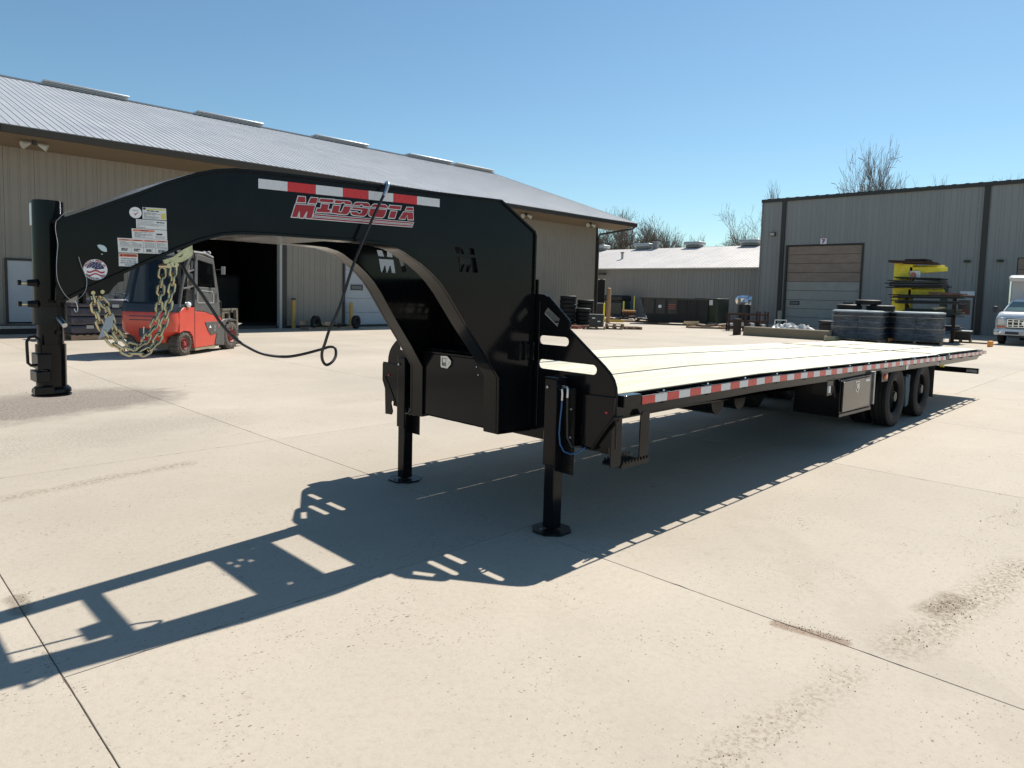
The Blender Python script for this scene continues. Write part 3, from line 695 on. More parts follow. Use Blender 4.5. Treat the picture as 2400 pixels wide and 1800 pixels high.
MB().plate([(1.1105+0.006*math.cos(2*math.pi*k/14), 1.9535+0.0055*math.sin(2*math.pi*k/14)) for k in range(14)], [], RN, 0.0132, 0.0138).build('round_seal', NAVY, A_, world=True, smooth=False)
B1 = skin('weight_label', [(1.076, 1.8595), (1.206, 1.8605), (1.206, 1.9035), (1.075, 1.9015)], OFFW)
lines(B1, 1.08, 1.15, 1.885, 1.899, 2); lines(B1, 1.162, 1.196, 1.889, 1.897, 1, INK, 0.005); lines(B1, 1.08, 1.20, 1.868, 1.885, 3); lines(B1, 1.08, 1.198, 1.861, 1.868, 1, GREYP, 0.0035)
C1 = skin('coupler_label', [(1.058, 1.8105), (1.2075, 1.8135), (1.2065, 1.8585), (1.056, 1.857)], OFFW)
m = MB(); m.plate([(1.061, 1.845), (1.152, 1.847), (1.152, 1.8545), (1.061, 1.853)], [], RN, 0.0134, 0.0138); m.build('orange_band', ORNG, C1, world=True, smooth=False)
m = MB(); put_text(m, 'WARNING', lambda a, b, d: RN(a, b, 0.0130), 1.107, 1.8468, 0.005, center=True, bold=0.03); m.build('warning_word', INK, C1, world=True, smooth=False)
lines(C1, 1.068, 1.145, 1.815, 1.843, 7); m = MB().plate([(1.160, 1.833), (1.186, 1.834), (1.186, 1.841), (1.160, 1.840)], [], RN, 0.0134, 0.0138); m.build('dark_panel', INK, C1, world=True, smooth=False); lines(C1, 1.157, 1.20, 1.817, 1.829, 2)
D1 = skin('four_part_warning_label', [(1.0, 1.742), (1.211, 1.745), (1.209, 1.8125), (0.997, 1.809)], OFFW)
m = MB()
for k in range(4): a = 1.002+k*0.052; m.plate([(a, 1.798+k*0.0007), (a+0.049, 1.7987+k*0.0007), (a+0.049, 1.8047+k*0.0007), (a, 1.804+k*0.0007)], [], RN, 0.0134, 0.0138)
m.build('orange_band', ORNG, D1, world=True, smooth=False)
m = MB()
for k in range(4): put_text(m, 'WARNING', lambda a, b, d: RN(a, b, 0.0130), 1.0265+k*0.052, 1.7992+k*0.0007, 0.0040, center=True, bold=0.03)
m.build('warning_words', INK, D1, world=True, smooth=False)
for k in range(4): lines(D1, 1.006+k*0.052, 1.048+k*0.052, 1.772, 1.796, 6, h=0.0018); lines(D1, 1.012+k*0.052, 1.040+k*0.052, 1.750, 1.764, 4, INK, 0.0026, 'pictogram')
m = MB()
for x in (1.052, 1.104, 1.156): m.plate([(x, 1.745), (x+0.0012, 1.745), (x+0.0012, 1.800), (x, 1.800)], [], RN, 0.0134, 0.0138)
m.plate([(1.003, 1.7685), (1.206, 1.7705), (1.206, 1.7715), (1.003, 1.7695)], [], RN, 0.0134, 0.0138); m.build('ruled_lines', GREYP, D1, world=True, smooth=False)
E1 = skin('driver_warning_label', [(1.001, 1.678), (1.081, 1.679), (1.080, 1.7405), (1.001, 1.7385)], OFFW)
MB().plate([(1.0035, 1.7225), (1.0775, 1.7235), (1.0775, 1.7375), (1.0035, 1.7365)], [], RN, 0.0134, 0.0138).build('orange_band', ORNG, E1, world=True, smooth=False)
m = MB(); put_text(m, 'WARNING', lambda a, b, d: RN(a, b, 0.0130), 1.0475, 1.7255, 0.0090, w=0.053, center=True, bold=0.03); m.plate([(1.0065, 1.7255), (1.0175, 1.7255), (1.012, 1.7350)], [], RN, 0.0128, 0.0132); m.build('warning_word', INK, E1, world=True, smooth=False)
m = MB()
for k, s in enumerate(('ATTENTION DRIVER', 'CHECK WHEEL LUGS', 'BEFORE MOVING THIS', 'VEHICLE')): put_text(m, s, lambda a, b, d: RN(a, b, 0.0134), 1.0405, 1.7115-k*0.0098, 0.0058, w=None if k == 3 else 0.064, center=True)
m.build('driver_text', mat('blue_grey_print', (0.09, 0.11, 0.17), 0.5, 0, 0.05), E1, world=True, smooth=False)
qs = skin('quality_sticker', [(1.0735+0.026*math.cos(2*math.pi*k/28), 1.9315+0.026*math.sin(2*math.pi*k/28)) for k in range(28)], WHITE)
m = MB(); put_text(m, 'QUALITY', lambda a, b, d: RN(a, b, 0.0134), 1.074, 1.9395, 0.0045, center=True); m.build('quality_word', GREYP, qs, world=True, smooth=False)
MB().flat([(1.066, 1.9275), (1.068, 1.9295), (1.072, 1.924), (1.083, 1.9355), (1.085, 1.9345), (1.0725, 1.918)], RN, 0.0134).build('red_tick', mat('tick_red', (0.5, 0.02, 0.03), 0.5, 0, 0.05), qs, world=True, smooth=False)
# made-in roundel
fc = (0.907, 1.6575)
fs_ = skin('flag_sticker', [(fc[0]+0.0475*math.cos(2*math.pi*k/36), fc[1]+0.0475*math.sin(2*math.pi*k/36)) for k in range(36)], WHITE)
def arc(r, a0, a1, n=10): return [(fc[0]+r*math.cos(R(a0+(a1-a0)*k/n)), fc[1]+r*math.sin(R(a0+(a1-a0)*k/n))) for k in range(n+1)]
MB().flat(arc(0.036, 10, 172, 16)+[(fc[0]-0.018, fc[1]+0.010), (fc[0], fc[1]+0.001), (fc[0]+0.02, fc[1]+0.003)], RN, 0.0138).build('blue_canton', NAVY, fs_, world=True, smooth=False)
m = MB()
def wav(x): return 0.0045*math.sin((x+0.012)*130)
for lo, hi, xa, xb in ((-0.012, -0.004, -0.034, 0.036), (-0.026, -0.019, -0.028, 0.028)):
    pp = [(fc[0]+xa+(xb-xa)*k/12, fc[1]+hi+wav(xa+(xb-xa)*k/12)) for k in range(13)]+[(fc[0]+xb-(xb-xa)*k/12, fc[1]+lo+wav(xb-(xb-xa)*k/12)) for k in range(13)]
    m.flat(pp, RN, 0.0138)
m.build('red_stripes', mat('flag_red', (0.42, 0.02, 0.05), 0.4, 0, 0.05), fs_, world=True, smooth=False)
m = MB()
for (a, b) in ((-0.026, 0.014), (-0.016, 0.012), (-0.005, 0.008), (-0.022, 0.021), (-0.011, 0.019), (0.0, 0.016), (0.010, 0.011), (-0.014, 0.027), (-0.003, 0.025), (0.008, 0.021), (0.019, 0.016), (0.001, 0.032), (0.012, 0.028), (0.022, 0.022)):
    m.flat([(fc[0]+a+(0.0024 if k % 2 == 0 else 0.0011)*math.sin(2*math.pi*k/10), fc[1]+b+(0.0024 if k % 2 == 0 else 0.0011)*math.cos(2*math.pi*k/10)) for k in range(10)], RN, 0.0134)
m.build('white_stars', WHITE, fs_, world=True, smooth=False)
def around(s, r, a0, a1, h, inward, mt, name):
    m = MB(); n = len(s)
    for i, ch in enumerate(s):
        if ch == ' ': continue
        t = R(a0+(a1-a0)*i/(n-1)); cx, cz = fc[0]+r*math.cos(t), fc[1]+r*math.sin(t)
        ph = t-math.pi/2 if not inward else t+math.pi/2
        def f_(a, b, d, cx=cx, cz=cz, ph=ph): return RN(cx+a*math.cos(ph)-b*math.sin(ph), cz+a*math.sin(ph)+b*math.cos(ph), 0.0136)
        put_text(m, ch, f_, 0, -h/2, h, center=True, bold=0.03)
    m.build(name, mt, fs_, world=True, smooth=False)
around('PROUDLY MADE IN', 0.0415, 158, 28, 0.0085, False, REDP, 'rim_words')
around('MINNESOTA, USA', 0.0415, 215, 325, 0.0085, True, NAVY, 'lower_rim_words')
# zinc handle and slot on the coupler side
MB().plate([(0.913, 1.770), (0.925, 1.7735), (0.940, 1.770), (0.951, 1.758), (0.953, 1.743), (0.945, 1.740), (0.930, 1.746), (0.920, 1.757)], [], RN, 0.004, 0.015).build('release_handle', mat('pale_blue_zinc', (0.50, 0.62, 0.65), 0.35, 0.3, 0.06), TR, world=True, bevel=0.002)
MB().plate([(0.929, 1.731), (0.938, 1.732), (0.933, 1.726)], [], RN, 0.012, 0.0155).build('spring_clip', STEEL, TR, world=True)

# deck
DKX0, DKX1 = 3.575, 11.70
gaps = {4: 0.007, 9: 0.006}
edges = [2.612, 2.80, 2.868, 3.05, 3.235]
def planks(x0, x1, cuts, zt=0.965, th=0.038):
    for a, b in cuts:
        MB().xbox(x0, x1, a+0.0003, b-0.0003, zt-th, zt, knots=(5.7, 6.2, 11.7)).build('deck_plank', PINE, TR, world=True, warp=True, bevel=0.0025)
cuts = []
def fill(a, b, n):
    w = (b-a)/n
    for k in range(n): cuts.append((a+k*w, a+(k+1)*w))
fill(2.614, 2.866, 1) ; fill(2.866, 3.270, 2); fill(3.325, 4.219, 5); fill(4.224, 4.262, 1) if False else None
fill(4.315, 4.735, 2); fill(4.738, 4.986, 1)
planks(3.578, 7.62, cuts); planks(7.624, 10.28, cuts)
m = MB()
for a, b in ((3.274, 3.321), (4.224, 4.311)): m.xbox(3.578, 10.28, a, b, 0.925, 0.957, knots=(5.7, 11.7))
m.build('deck_strip', GALV, TR, world=True, warp=True)
cuts2 = []; c_old = cuts; cuts = []
fill(2.70, 3.27, 3); fill(3.325, 4.262, 5); fill(4.315, 4.90, 3)
planks(10.33, 11.66, cuts)
for a, b in ((2.603, 2.695), (4.905, 4.997)):
    MB().xbox(10.30, 11.68, a, b, 0.93, 0.966).build('deck_side_plate', GALV, TR, world=True, warp=True)
MB().xbox(10.284, 10.326, 2.60, 5.0, 0.93, 0.967).build('cross_angle', GALV, TR, world=True, warp=True)
cuts = []; fill(2.66, 3.27, 3); fill(3.325, 4.262, 5); fill(4.315, 4.94, 3)
planks(11.82, 14.50, cuts)
m = MB()
for a, b in ((3.275, 3.32), (4.267, 4.31)): m.xbox(10.33, 11.66, a, b, 0.92, 0.956); m.xbox(11.82, 14.5, a, b, 0.92, 0.956)
m.build('deck_strip', TRIM, TR, world=True, warp=True)
MB().xbox(13.1, 13.14, 2.66, 4.94, 0.928, 0.9665).build('cross_angle', TRIM, TR, world=True, warp=True)
for x0, x1 in ((11.665, 11.715), (11.76, 11.815), (14.50, 14.56)): MB().xbox(x0, x1, 2.60, 5.0, 0.87, 0.9665).build('end_angle', BLACKM if x0 < 14 else GALV, TR, world=True, warp=True)
sc_ = MB(); x = 3.66
while x < 10.2:
    for y in (2.66, 2.74, 2.82, 2.92, 3.02, 3.12, 3.22, 3.37, 3.49, 3.60, 3.72, 3.84, 3.96, 4.08, 4.18, 4.37, 4.48, 4.58, 4.69, 4.79, 4.91):
        sc_.box(x-0.005, x+0.005, y-0.005, y+0.005, 0.9645, 0.9660)
    x += 0.405
tag(sc_.build('deck_screws', GALV, TR, world=True, warp=True, smooth=False), kind='stuff')
# hinge barrels between deck and tail
for k in range(5): MB().cyl((11.737, 2.72+0.46*k, 0.86), (11.737, 2.94+0.46*k, 0.86), 0.022, n=12).build('tail_hinge', BLACKM, TR, world=True, warp=True)
for sgn in (0, 1):
    f_ = (lambda y: y) if not sgn else (lambda y: 2*YC-y)
    def bx2(mb, x0, x1, ya, yb, z0, z1): a, b = sorted((f_(ya), f_(yb))); mb.xbox(x0, x1, a, b, z0, z1)
    m = MB(); bx2(m, 3.572, 11.71, 2.602, 2.612, 0.815, 0.955); bx2(m, 3.572, 11.71, 2.600, 2.66, 0.808, 0.816); bx2(m, 3.572, 11.71, 2.602, 2.640, 0.955, 0.961)
    m.build('side_channel', BLACK, TR, world=True, warp=True)
    m = MB(); bx2(m, 3.805, 11.705, 2.532, 2.541, 0.886, 0.946); m.build('rub_rail', BLACKM, TR, world=True, warp=True, bevel=0.002)
    m = MB(); bx2(m, 3.606, 3.80, 2.530, 2.601, 0.886, 0.962); m.build('corner_block', BLACK, TR, world=True, warp=True, bevel=0.004)
    # tail side plate
    sp = [(11.765, 0.70), (11.765, 0.960), (14.66, 0.965), (14.70, 0.945), (14.30, 0.835), (13.9, 0.815)]
    sp = [(11.77, 0.795), (11.77, 0.955), (14.72, 0.960), (14.72, 0.925), (14.28, 0.800), (12.2, 0.795)]
    nsp = []
    for a, b in zip(sp, sp[1:]+sp[:1]):
        nsp += [(a[0]+(b[0]-a[0])*k/6, a[1]+(b[1]-a[1])*k/6) for k in range(6)]
    m = MB().plate(nsp, [], lambda a, b, d: Vector((a, f_(2.602+d), b)), 0, 0.010); m.build('tail_side_plate', BLACK, TR, world=True, warp=True)
    m = MB(); bx2(m, 11.80, 14.62, 2.532, 2.541, 0.893, 0.950); m.build('rub_rail', BLACKM, TR, world=True, warp=True, bevel=0.002)
    # stake pockets and spool spacers
    def pocket(x, nm='stake_pocket'):
        p = MB(); bx2(p, x-0.046, x-0.034, 2.5415, 2.6015, 0.872, 0.946); bx2(p, x+0.034, x+0.046, 2.5415, 2.6015, 0.872, 0.946); bx2(p, x-0.034, x+0.034, 2.5415, 2.5465, 0.872, 0.945)
        p.build(nm, BLACKM, TR, world=True, warp=True)
    for k in range(13): pocket(4.13+0.615*k)
    for k in range(4): pocket(12.2+0.69*k)
    for k in range(13):
        MB().cyl((3.83+0.615*k, f_(2.5415), 0.916), (3.83+0.615*k, f_(2.6015), 0.916), 0.013, n=10).build('spool_spacer', BLACKM, TR, world=True, warp=True)
    for k in range(4): MB().cyl((11.9+0.69*k, f_(2.5415), 0.918), (11.9+0.69*k, f_(2.6015), 0.918), 0.013, n=10).build('spool_spacer', BLACKM, TR, world=True, warp=True)
# rail tape on the near side
def seg_tape(x, e, red, z0=0.889, z1=0.942): MB().xbox(x+0.001, e-0.001, 2.5308, 2.5316, z0, z1, knots=(5.7,)).build('reflective_tape', TAPER if red else TAPEW, TR, world=True, warp=True, smooth=False)
x = 3.812; red = True
while x < 11.62:
    seg_tape(x, x+0.153, red); x += 0.153; red = not red
x = 11.98; red = False
while x < 14.5:
    seg_tape(x, x+0.153, red, 0.897, 0.946); x += 0.153; red = not red
# bright bolt heads along the edge
for k in range(14): MB().lathe([(0, 0.012), (0.007, 0.010), (0.009, 0.0)], (4.13+0.615*k, 2.57, 0.946), 'z', 8).build('zinc_bolt', STEEL, TR, world=True, warp=True)
# frame below the deck
for y in (3.30, 4.30):
    m = MB(); m.xbox(3.60, 11.70, y-0.004, y+0.004, 0.60, 0.925); m.xbox(3.60, 11.70, y-0.065, y+0.065, 0.600, 0.612); m.xbox(3.60, 11.70, y-0.065, y+0.065, 0.914, 0.926)
    m.build('main_beam', BLACK, TR, world=True, warp=True)
k = 0; x = 3.86
while x < 11.6:
    m = MB(); m.xbox(x, x+0.005, 2.614, 4.986, 0.846, 0.926); m.xbox(x, x+0.04, 2.614, 4.986, 0.846, 0.851); m.xbox(x, x+0.04, 2.614, 4.986, 0.921, 0.926)
    m.build('crossmember', BLACK, TR, world=True, warp=True); x += 0.405
for k in range(7):
    MB().xbox(11.85+0.4*k, 11.90+0.4*k, 2.614, 4.986, 0.84, 0.925).build('crossmember', BLACK, TR, world=True, warp=True)
# step below the near front corner
st = MB(); st.box(3.630, 3.642, 2.50, 2.60, 0.505, 0.84); st.box(3.842, 3.952, 2.556, 2.566, 0.50, 0.83); st.box(3.52, 3.63, 2.590, 2.60, 0.50, 0.80)
MB().plate([(3.63, 0.83), (3.63, 0.498), (3.52, 0.505), (3.52, 0.75)], [], lambda a, b, d: Vector((a, 2.556+d, b)), 0, 0.008).build('step_hanger', BLACK, TR, world=True)
st = MB().plate([(3.842, 0.805), (3.87, 0.835), (3.925, 0.835), (3.948, 0.81), (3.945, 0.50), (3.842, 0.50)], [], lambda a, b, d: Vector((a, 2.556+d, b)), 0, 0.008)
stp = st.build('step_hanger', BLACK, TR, world=True)
tread = [(3.63, 0.478), (3.945, 0.478)]
for k in range(9): xx = 3.945-0.035*k; tread += [(xx-0.004, 0.525), (xx-0.014, 0.525), (xx-0.0175, 0.508), (xx-0.031, 0.508)]
for y0 in (2.548, 2.70):
    MB().plate(tread[:2]+tread[2:], [], lambda a, b, d: Vector((a, y0+d, b)), 0, 0.005).build('serrated_tread', BLACKM, stp, world=True)
MB().box(3.632, 3.943, 2.553, 2.70, 0.484, 0.490).build('tread_plate', BLACKM, stp, world=True)

# jacks
def jack(y, nm):
    def bb(mb, x0, x1, y0, y1, z0, z1): mb.box(x0, x1, y0, y1, z0, z1)
    x = 3.46
    j = MB(); j.box(x-0.055, x+0.055, y-0.053, y+0.053, 0.455, 1.042)
    J = j.build('jack_tube', BLACK, TR, world=True, bevel=0.006)
    MB().box(x-0.058, x+0.058, y-0.056, y+0.056, 1.042, 1.050).build('jack_cap', BLACK, J, world=True, bevel=0.003)
    MB().box(x-0.045, x+0.045, y-0.044, y+0.044, 0.022, 0.50).build('inner_leg', BLACK, J, world=True, bevel=0.006)
    MB().plate([(x+0.14*math.cos(R(22.5+45*k)), y+0.14*math.sin(R(22.5+45*k))) for k in range(8)], [], XYZ, 0.0012, 0.014).build('foot_plate', BLACKM, J, world=True, bevel=0.003)
    MB().lathe([(0, -0.016), (0.009, -0.014), (0.011, 0)], (x-0.055, y+0.018, 0.985), 'x', 10).build('bolt', STEEL, J, world=True)
    MB().lathe([(0, -0.010), (0.008, -0.010), (0.008, 0)], (x-0.085, y+0.02, 0.024), 'x', 8).build('bolt', STEEL, J, world=True)
    return J
J1 = jack(2.982, 'near'); J2 = jack(4.640, 'far')
for y, J, s in ((2.982, J1, -1), (4.640, J2, 1)):
    m = MB(); ya, yb = (y-0.145, y-0.055) if s < 0 else (y+0.055, y+0.145)
    m.box(3.49, 3.50, ya, yb, 0.60, 0.985); m.build('jack_bracket', BLACKM, J, world=True)
    ya, yb = (y-0.145, y-0.055)
    hs = [[(ya+0.018+0.0*k, z), (ya+0.027, z), (ya+0.027, z+0.009), (ya+0.018, z+0.009)] for k, z in enumerate((0.43, 0.455, 0.48, 0.505, 0.53))]
    MB().plate([(ya, 0.402), (yb+0.012, 0.402), (yb+0.012, 0.60), (ya, 0.60)], hs, lambda a, b, d: Vector((3.492+d, a, b)), 0, 0.007).build('perforated_plate', BLACKM, J, world=True)
    for z in (0.845, 0.655): MB().lathe([(0, -0.009), (0.007, -0.008), (0.009, 0)], (3.49, ya+0.03, z), 'x', 8).build('bolt', STEEL, J, world=True)
MB().cyl((3.455, 2.925, 0.99), (3.455, 2.895, 0.99), 0.010, n=10).build('hose_fitting', STEEL, J1, world=True)
MB().tube([(3.445, 2.895, 0.992), (3.445, 2.872, 0.994), (3.445, 2.866, 0.98), (3.445, 2.868, 0.925)], 0.0085, 8).build('hose_elbow', STEEL, J1, world=True)
MB().tube([(3.425, 2.915, 0.975), (3.425, 2.898, 0.978), (3.425, 2.895, 0.95), (3.425, 2.896, 0.905)], 0.0075, 8).build('hose_elbow', STEEL, J1, world=True)
MB().tube([(3.425, 2.896, 0.91), (3.425, 2.898, 0.86), (3.425, 2.908, 0.76), (3.428, 2.914, 0.68), (3.43, 2.905, 0.61), (3.44, 2.878, 0.565), (3.46, 2.84, 0.552), (3.49, 2.80, 0.563), (3.53, 2.77, 0.60)], 0.0052, 8).build('blue_hose', BLUEH, J1, world=True)
MB().tube([(3.445, 2.868, 0.93), (3.446, 2.865, 0.80), (3.45, 2.862, 0.66), (3.47, 2.84, 0.60), (3.53, 2.80, 0.60)], 0.0075, 8).build('black_hose', CABLE, J1, world=True)
MB().box(3.40, 3.53, 4.70, 5.02, 0.50, 0.94).build('far_bolster', BLACK, TR, world=True, bevel=0.004) if False else None
hh = MB().plate([(5.10, 0.96), (5.11, 0.935), (5.11, 0.795), (5.07, 0.72), (5.06, 0.495), (4.97, 0.50), (4.955, 0.53), (4.98, 0.60), (4.97, 0.63), (4.93, 0.62), (4.70, 0.62), (4.70, 0.96)], [[(5.0, 0.60), (4.99, 0.535), (4.965, 0.53), (4.955, 0.60)]] if False else [], HB, -0.012, -0.001)
hh.build('far_bolster_plate', BLACK, TR, world=True)
for k in range(3):
    MB().tube([(3.44, 4.60-0.03*k, 0.63), (3.40, 4.56-0.05*k, 0.585), (3.38, 4.49-0.05*k, 0.60), (3.36, 4.44-0.04*k, 0.65)], 0.007, 6).build('hose_loop', CABLE, TR, world=True)

# wheels: two axles of dual tyres
def tyre_prof(Ro, Ri, w, groove=True):
    h = w/2; p = [(Ri, -h*0.72), (Ri+0.03, -h*0.86), (Ri+(Ro-Ri)*0.5, -h), (Ro-0.035, -h*0.93), (Ro-0.010, -h*0.82)]
    if groove:
        for a, b in ((-0.78, -0.50), (-0.40, -0.10), (0.10, 0.40), (0.50, 0.78)):
            p += [(Ro, h*a), (Ro, h*b), (Ro-0.012, h*(b+0.015)), (Ro-0.012, h*(b+0.085))] if b < 0.7 else [(Ro, h*a), (Ro, h*b)]
    else: p += [(Ro, -h*0.7), (Ro, h*0.7)]
    p += [(Ro-0.010, h*0.82), (Ro-0.035, h*0.93), (Ri+(Ro-Ri)*0.5, h), (Ri+0.03, h*0.86), (Ri, h*0.72)]
    return p
tm = MB().lathe(tyre_prof(0.39, 0.225, 0.235), (0, 0, 0), 'y', 40, closed=True).mesh('tyre', RUBBER)
rmb = MB(); rmb.lathe([(0.228, -0.08), (0.215, -0.075), (0.21, -0.02), (0.16, 0.03), (0.10, 0.04), (0.08, 0.0), (0.0, 0.0)], (0, 0, 0), 'y', 28); rmb.lathe([(0.07, -0.08), (0.06, -0.10), (0.0, -0.10)], (0, 0, 0), 'y', 16)
for k in range(8): a = 2*math.pi*k/8; rmb.cyl((0.115*math.cos(a), 0.03, 0.115*math.sin(a)), (0.115*math.cos(a), -0.005, 0.115*math.sin(a)), 0.012, n=6)
rm = rmb.mesh('rim', BLACKM)
for ax in (9.78, 11.02-0.0):
    zz = 0.392
    for y, fl_ in ((2.735, 1), (3.01, -1), (4.865, -1), (4.59, 1)):
        t = put('tyre', tm, TR, loc=Vector((ax, y, zz))-Vector((3.5, YC, 0)))
        r_ = put('rim', rm, t, rot=(0, 0, 0 if fl_ > 0 else math.pi))
    MB().cyl((ax, 2.9, zz), (ax, 4.7, zz), 0.065, n=14).build('axle', BLACKM, TR, world=True)
    MB().box(ax-0.06, ax+0.06, 3.24, 3.36, 0.36, 0.62).build('spring_seat', BLACKM, TR, world=True); MB().box(ax-0.06, ax+0.06, 4.24, 4.36, 0.36, 0.62).build('spring_seat', BLACKM, TR, world=True)
MB().box(10.30, 10.50, 3.20, 3.34, 0.30, 0.66).build('suspension_hanger', mat('blue_painted_hanger', (0.03, 0.05, 0.06), 0.6, 0, 0.3, 8), TR, world=True, bevel=0.01)
m = MB().plate([(10.28, 0.62), (10.36, 0.60), (10.43, 0.64), (10.50, 0.62), (10.48, 0.50), (10.50, 0.42), (10.46, 0.22), (10.36, 0.20), (10.32, 0.36), (10.30, 0.48)], [], lambda a, b, d: Vector((a, 2.66+d, b)), 0, 0.03)
m.build('hanging_rag', mat('blue_rag', (0.05, 0.085, 0.11), 0.8, 0, 0.3, 12), TR, world=True)
for y0, y1 in ((2.60, 3.15), (4.45, 5.0)): MB().box(11.47, 11.478, y0, y1, 0.24, 0.72).build('mud_flap', mat('mud_flap_rubber', (0.012, 0.012, 0.013), 0.6, 0, 0.2), TR, world=True)
# toolbox under the near side, valve box, marker light plate
tb = MB().box(7.56, 8.56, 2.565, 3.05, 0.375, 0.775); TB = tb.build('side_toolbox', BLACK, TR, world=True, bevel=0.005)
MB().plate([(7.60, 0.43), (8.45, 0.43), (8.45, 0.755), (7.60, 0.755)], [], lambda a, b, d: Vector((a, 2.545+d, b)), 0, 0.018).build('toolbox_door', mat('door_dusty_black', (0.03, 0.027, 0.024), 0.22, 0, 0.15, 3, coat=0.3, dust=0.06), TB, world=True, bevel=0.004)
MB().plate([(7.52, 0.385), (8.53, 0.365), (8.53, 0.40), (7.52, 0.42)], [], lambda a, b, d: Vector((a, 2.548+d, b)), 0, 0.02).build('toolbox_sill', BLACK, TB, world=True, bevel=0.003)
lt = [(7.96, 0.735), (8.09, 0.735), (8.09, 0.62), (8.03, 0.585), (7.96, 0.62)]
lt = [(7.955, 0.735), (8.085, 0.735), (8.085, 0.645), (8.02, 0.600), (7.955, 0.645)]
lti = [(7.972, 0.722), (8.068, 0.722), (8.068, 0.652), (8.02, 0.618), (7.972, 0.652)]
TL = MB().plate(lt, [lti], lambda a, b, d: Vector((a, 2.541+d, b)), 0, 0.004).build('toolbox_latch', STEEL, TB, world=True)
MB().box(7.99, 8.05, 2.538, 2.545, 0.65, 0.71).build('paddle', STEEL, TL, world=True)
MB().plate([(8.29, 0.735), (8.42, 0.735), (8.42, 0.71), (8.29, 0.71)], [], lambda a, b, d: Vector((a, 2.543+d, b)), 0, 0.001).build('toolbox_sticker', WHITE, TB, world=True)
MB().box(8.60, 8.64, 2.55, 2.60, 0.42, 0.80).build('toolbox_strap', GALV, TR, world=True)
MB().box(7.28, 7.53, 2.60, 2.75, 0.625, 0.80).build('valve_box', BLACK, TR, world=True, bevel=0.004)
MB().box(7.29, 7.34, 2.585, 2.60, 0.66, 0.73).build('valve_label', WHITE, TR, world=True)
MB().tube([(7.44, 2.59, 0.72), (7.46, 2.585, 0.66), (7.48, 2.59, 0.60)], 0.006, 6).build('valve_hose', CABLE, TR, world=True)
ML = MB().plate([(8.90, 0.655), (9.14, 0.655), (9.14, 0.775), (8.90, 0.775)], [], lambda a, b, d: Vector((a, 2.560+d, b)), 0, 0.006).build('marker_plate', BLACKM, TR, world=True)
MB().lathe([(0, -0.02), (0.03, -0.018), (0.038, 0)], (9.04, 2.560, 0.715), 'y', 18).build('amber_lamp', AMBER, ML, world=True)
MB().box(10.02, 10.12, 2.597, 2.601, 0.735, 0.79).build('white_sticker', WHITE, TR, world=True)
# air tanks and spare bits seen in the dark below the deck
for x in (6.6, 7.1): MB().cyl((x, 3.45, 0.52), (x, 4.15, 0.52), 0.13, n=18).build('air_tank', BLACKM, TR, world=True)
# rear bumper
MB().box(14.06, 14.15, 2.53, 5.07, 0.415, 0.505).build('rear_bumper', BLACK, TR, world=True, bevel=0.005)
MB().box(14.058, 14.0598, 2.55, 2.70, 0.437, 0.483).build('grey_bumper_label', GALV, TR, world=True)
for y in (3.30, 4.30): MB().box(14.08, 14.14, y-0.04, y+0.04, 0.50, 0.80).build('bumper_bracket', BLACK, TR, world=True)
MB().box(12.12, 12.17, 2.63, 2.68, 0.64, 0.70).build('yellow_stop', YEL, TR, world=True)

# ------------------------------------------------------------------ chains, cable and lanyard hanging on the neck
def link_mesh():
    pts = []
    L, w = 0.0282, 0.0155
    for k in range(9): t = -math.pi/2+math.pi*k/8; pts.append((L-w+w*math.cos(t), w*math.sin(t), 0))
    for k in range(9): t = math.pi/2+math.pi*k/8; pts.append((-(L-w)+w*math.cos(t), w*math.sin(t), 0))
    return MB().tube(pts, 0.0062, 8, closed=True).mesh('chain_link', ZINC, ang=80)
LK = link_mesh()
def chain(label, pts, y, r0):
    pts = [Vector((a, y+dy, b)) for a, b, dy in pts]
    root = thing('safety_chain', label, 'chain', pts[0], group='safety chains under the neck')
    sm = []
    n = len(pts)
    for i in range(n-1):
        p0, p1, p2, p3 = pts[max(i-1, 0)], pts[i], pts[i+1], pts[min(i+2, n-1)]
        for k in range(12):
            t = k/12; sm.append(0.5*((2*p1)+(-p0+p2)*t+(2*p0-5*p1+4*p2-p3)*t*t+(-p0+3*p1-3*p2+p3)*t**3))
    sm.append(pts[-1]); P = 0.0435; need = 0; acc = 0; last = sm[0]; cs = [last]
    for q in sm[1:]:
        while (q-last).length > P:
            last = last+(q-last)*(P/(q-last).length); cs.append(last)
    rr = random.Random(r0)
    for i in range(len(cs)-1):
        c = (cs[i]+cs[i+1])/2; d = (cs[i+1]-cs[i]).normalized()
        s1 = d.cross(Vector((0, 1, 0))).normalized(); s2 = d.cross(s1)
        a = R(rr.uniform(-14, 14))+(0 if i % 2 else math.pi/2)
        u = s1*math.cos(a)+s2*math.sin(a); w = d.cross(u)
        mm = Matrix((d, u, w)).transposed().to_4x4()
        o = put('chain_link', LK, root); o.matrix_local = Matrix.Translation(c-pts[0]) @ mm
    return root
chain('front safety chain of yellow zinc links, its loop hanging lowest and carrying the grey tag',
      [(0.898, 1.549, 0), (0.912, 1.490, 0), (0.920, 1.440, 0), (0.937, 1.395, 0), (0.956, 1.352, 0), (0.982, 1.318, 0), (1.010, 1.290, 0), (1.046, 1.270, 0), (1.085, 1.256, 0), (1.120, 1.262, 0), (1.153, 1.284, 0), (1.176, 1.317, 0), (1.196, 1.357, 0), (1.208, 1.397, 0), (1.222, 1.437, 0), (1.231, 1.477, 0), (1.239, 1.517, 0), (1.247, 1.561, 0), (1.255, 1.607, 0), (1.258, 1.65, 0), (1.261, 1.692, 0)], 3.62, 3)
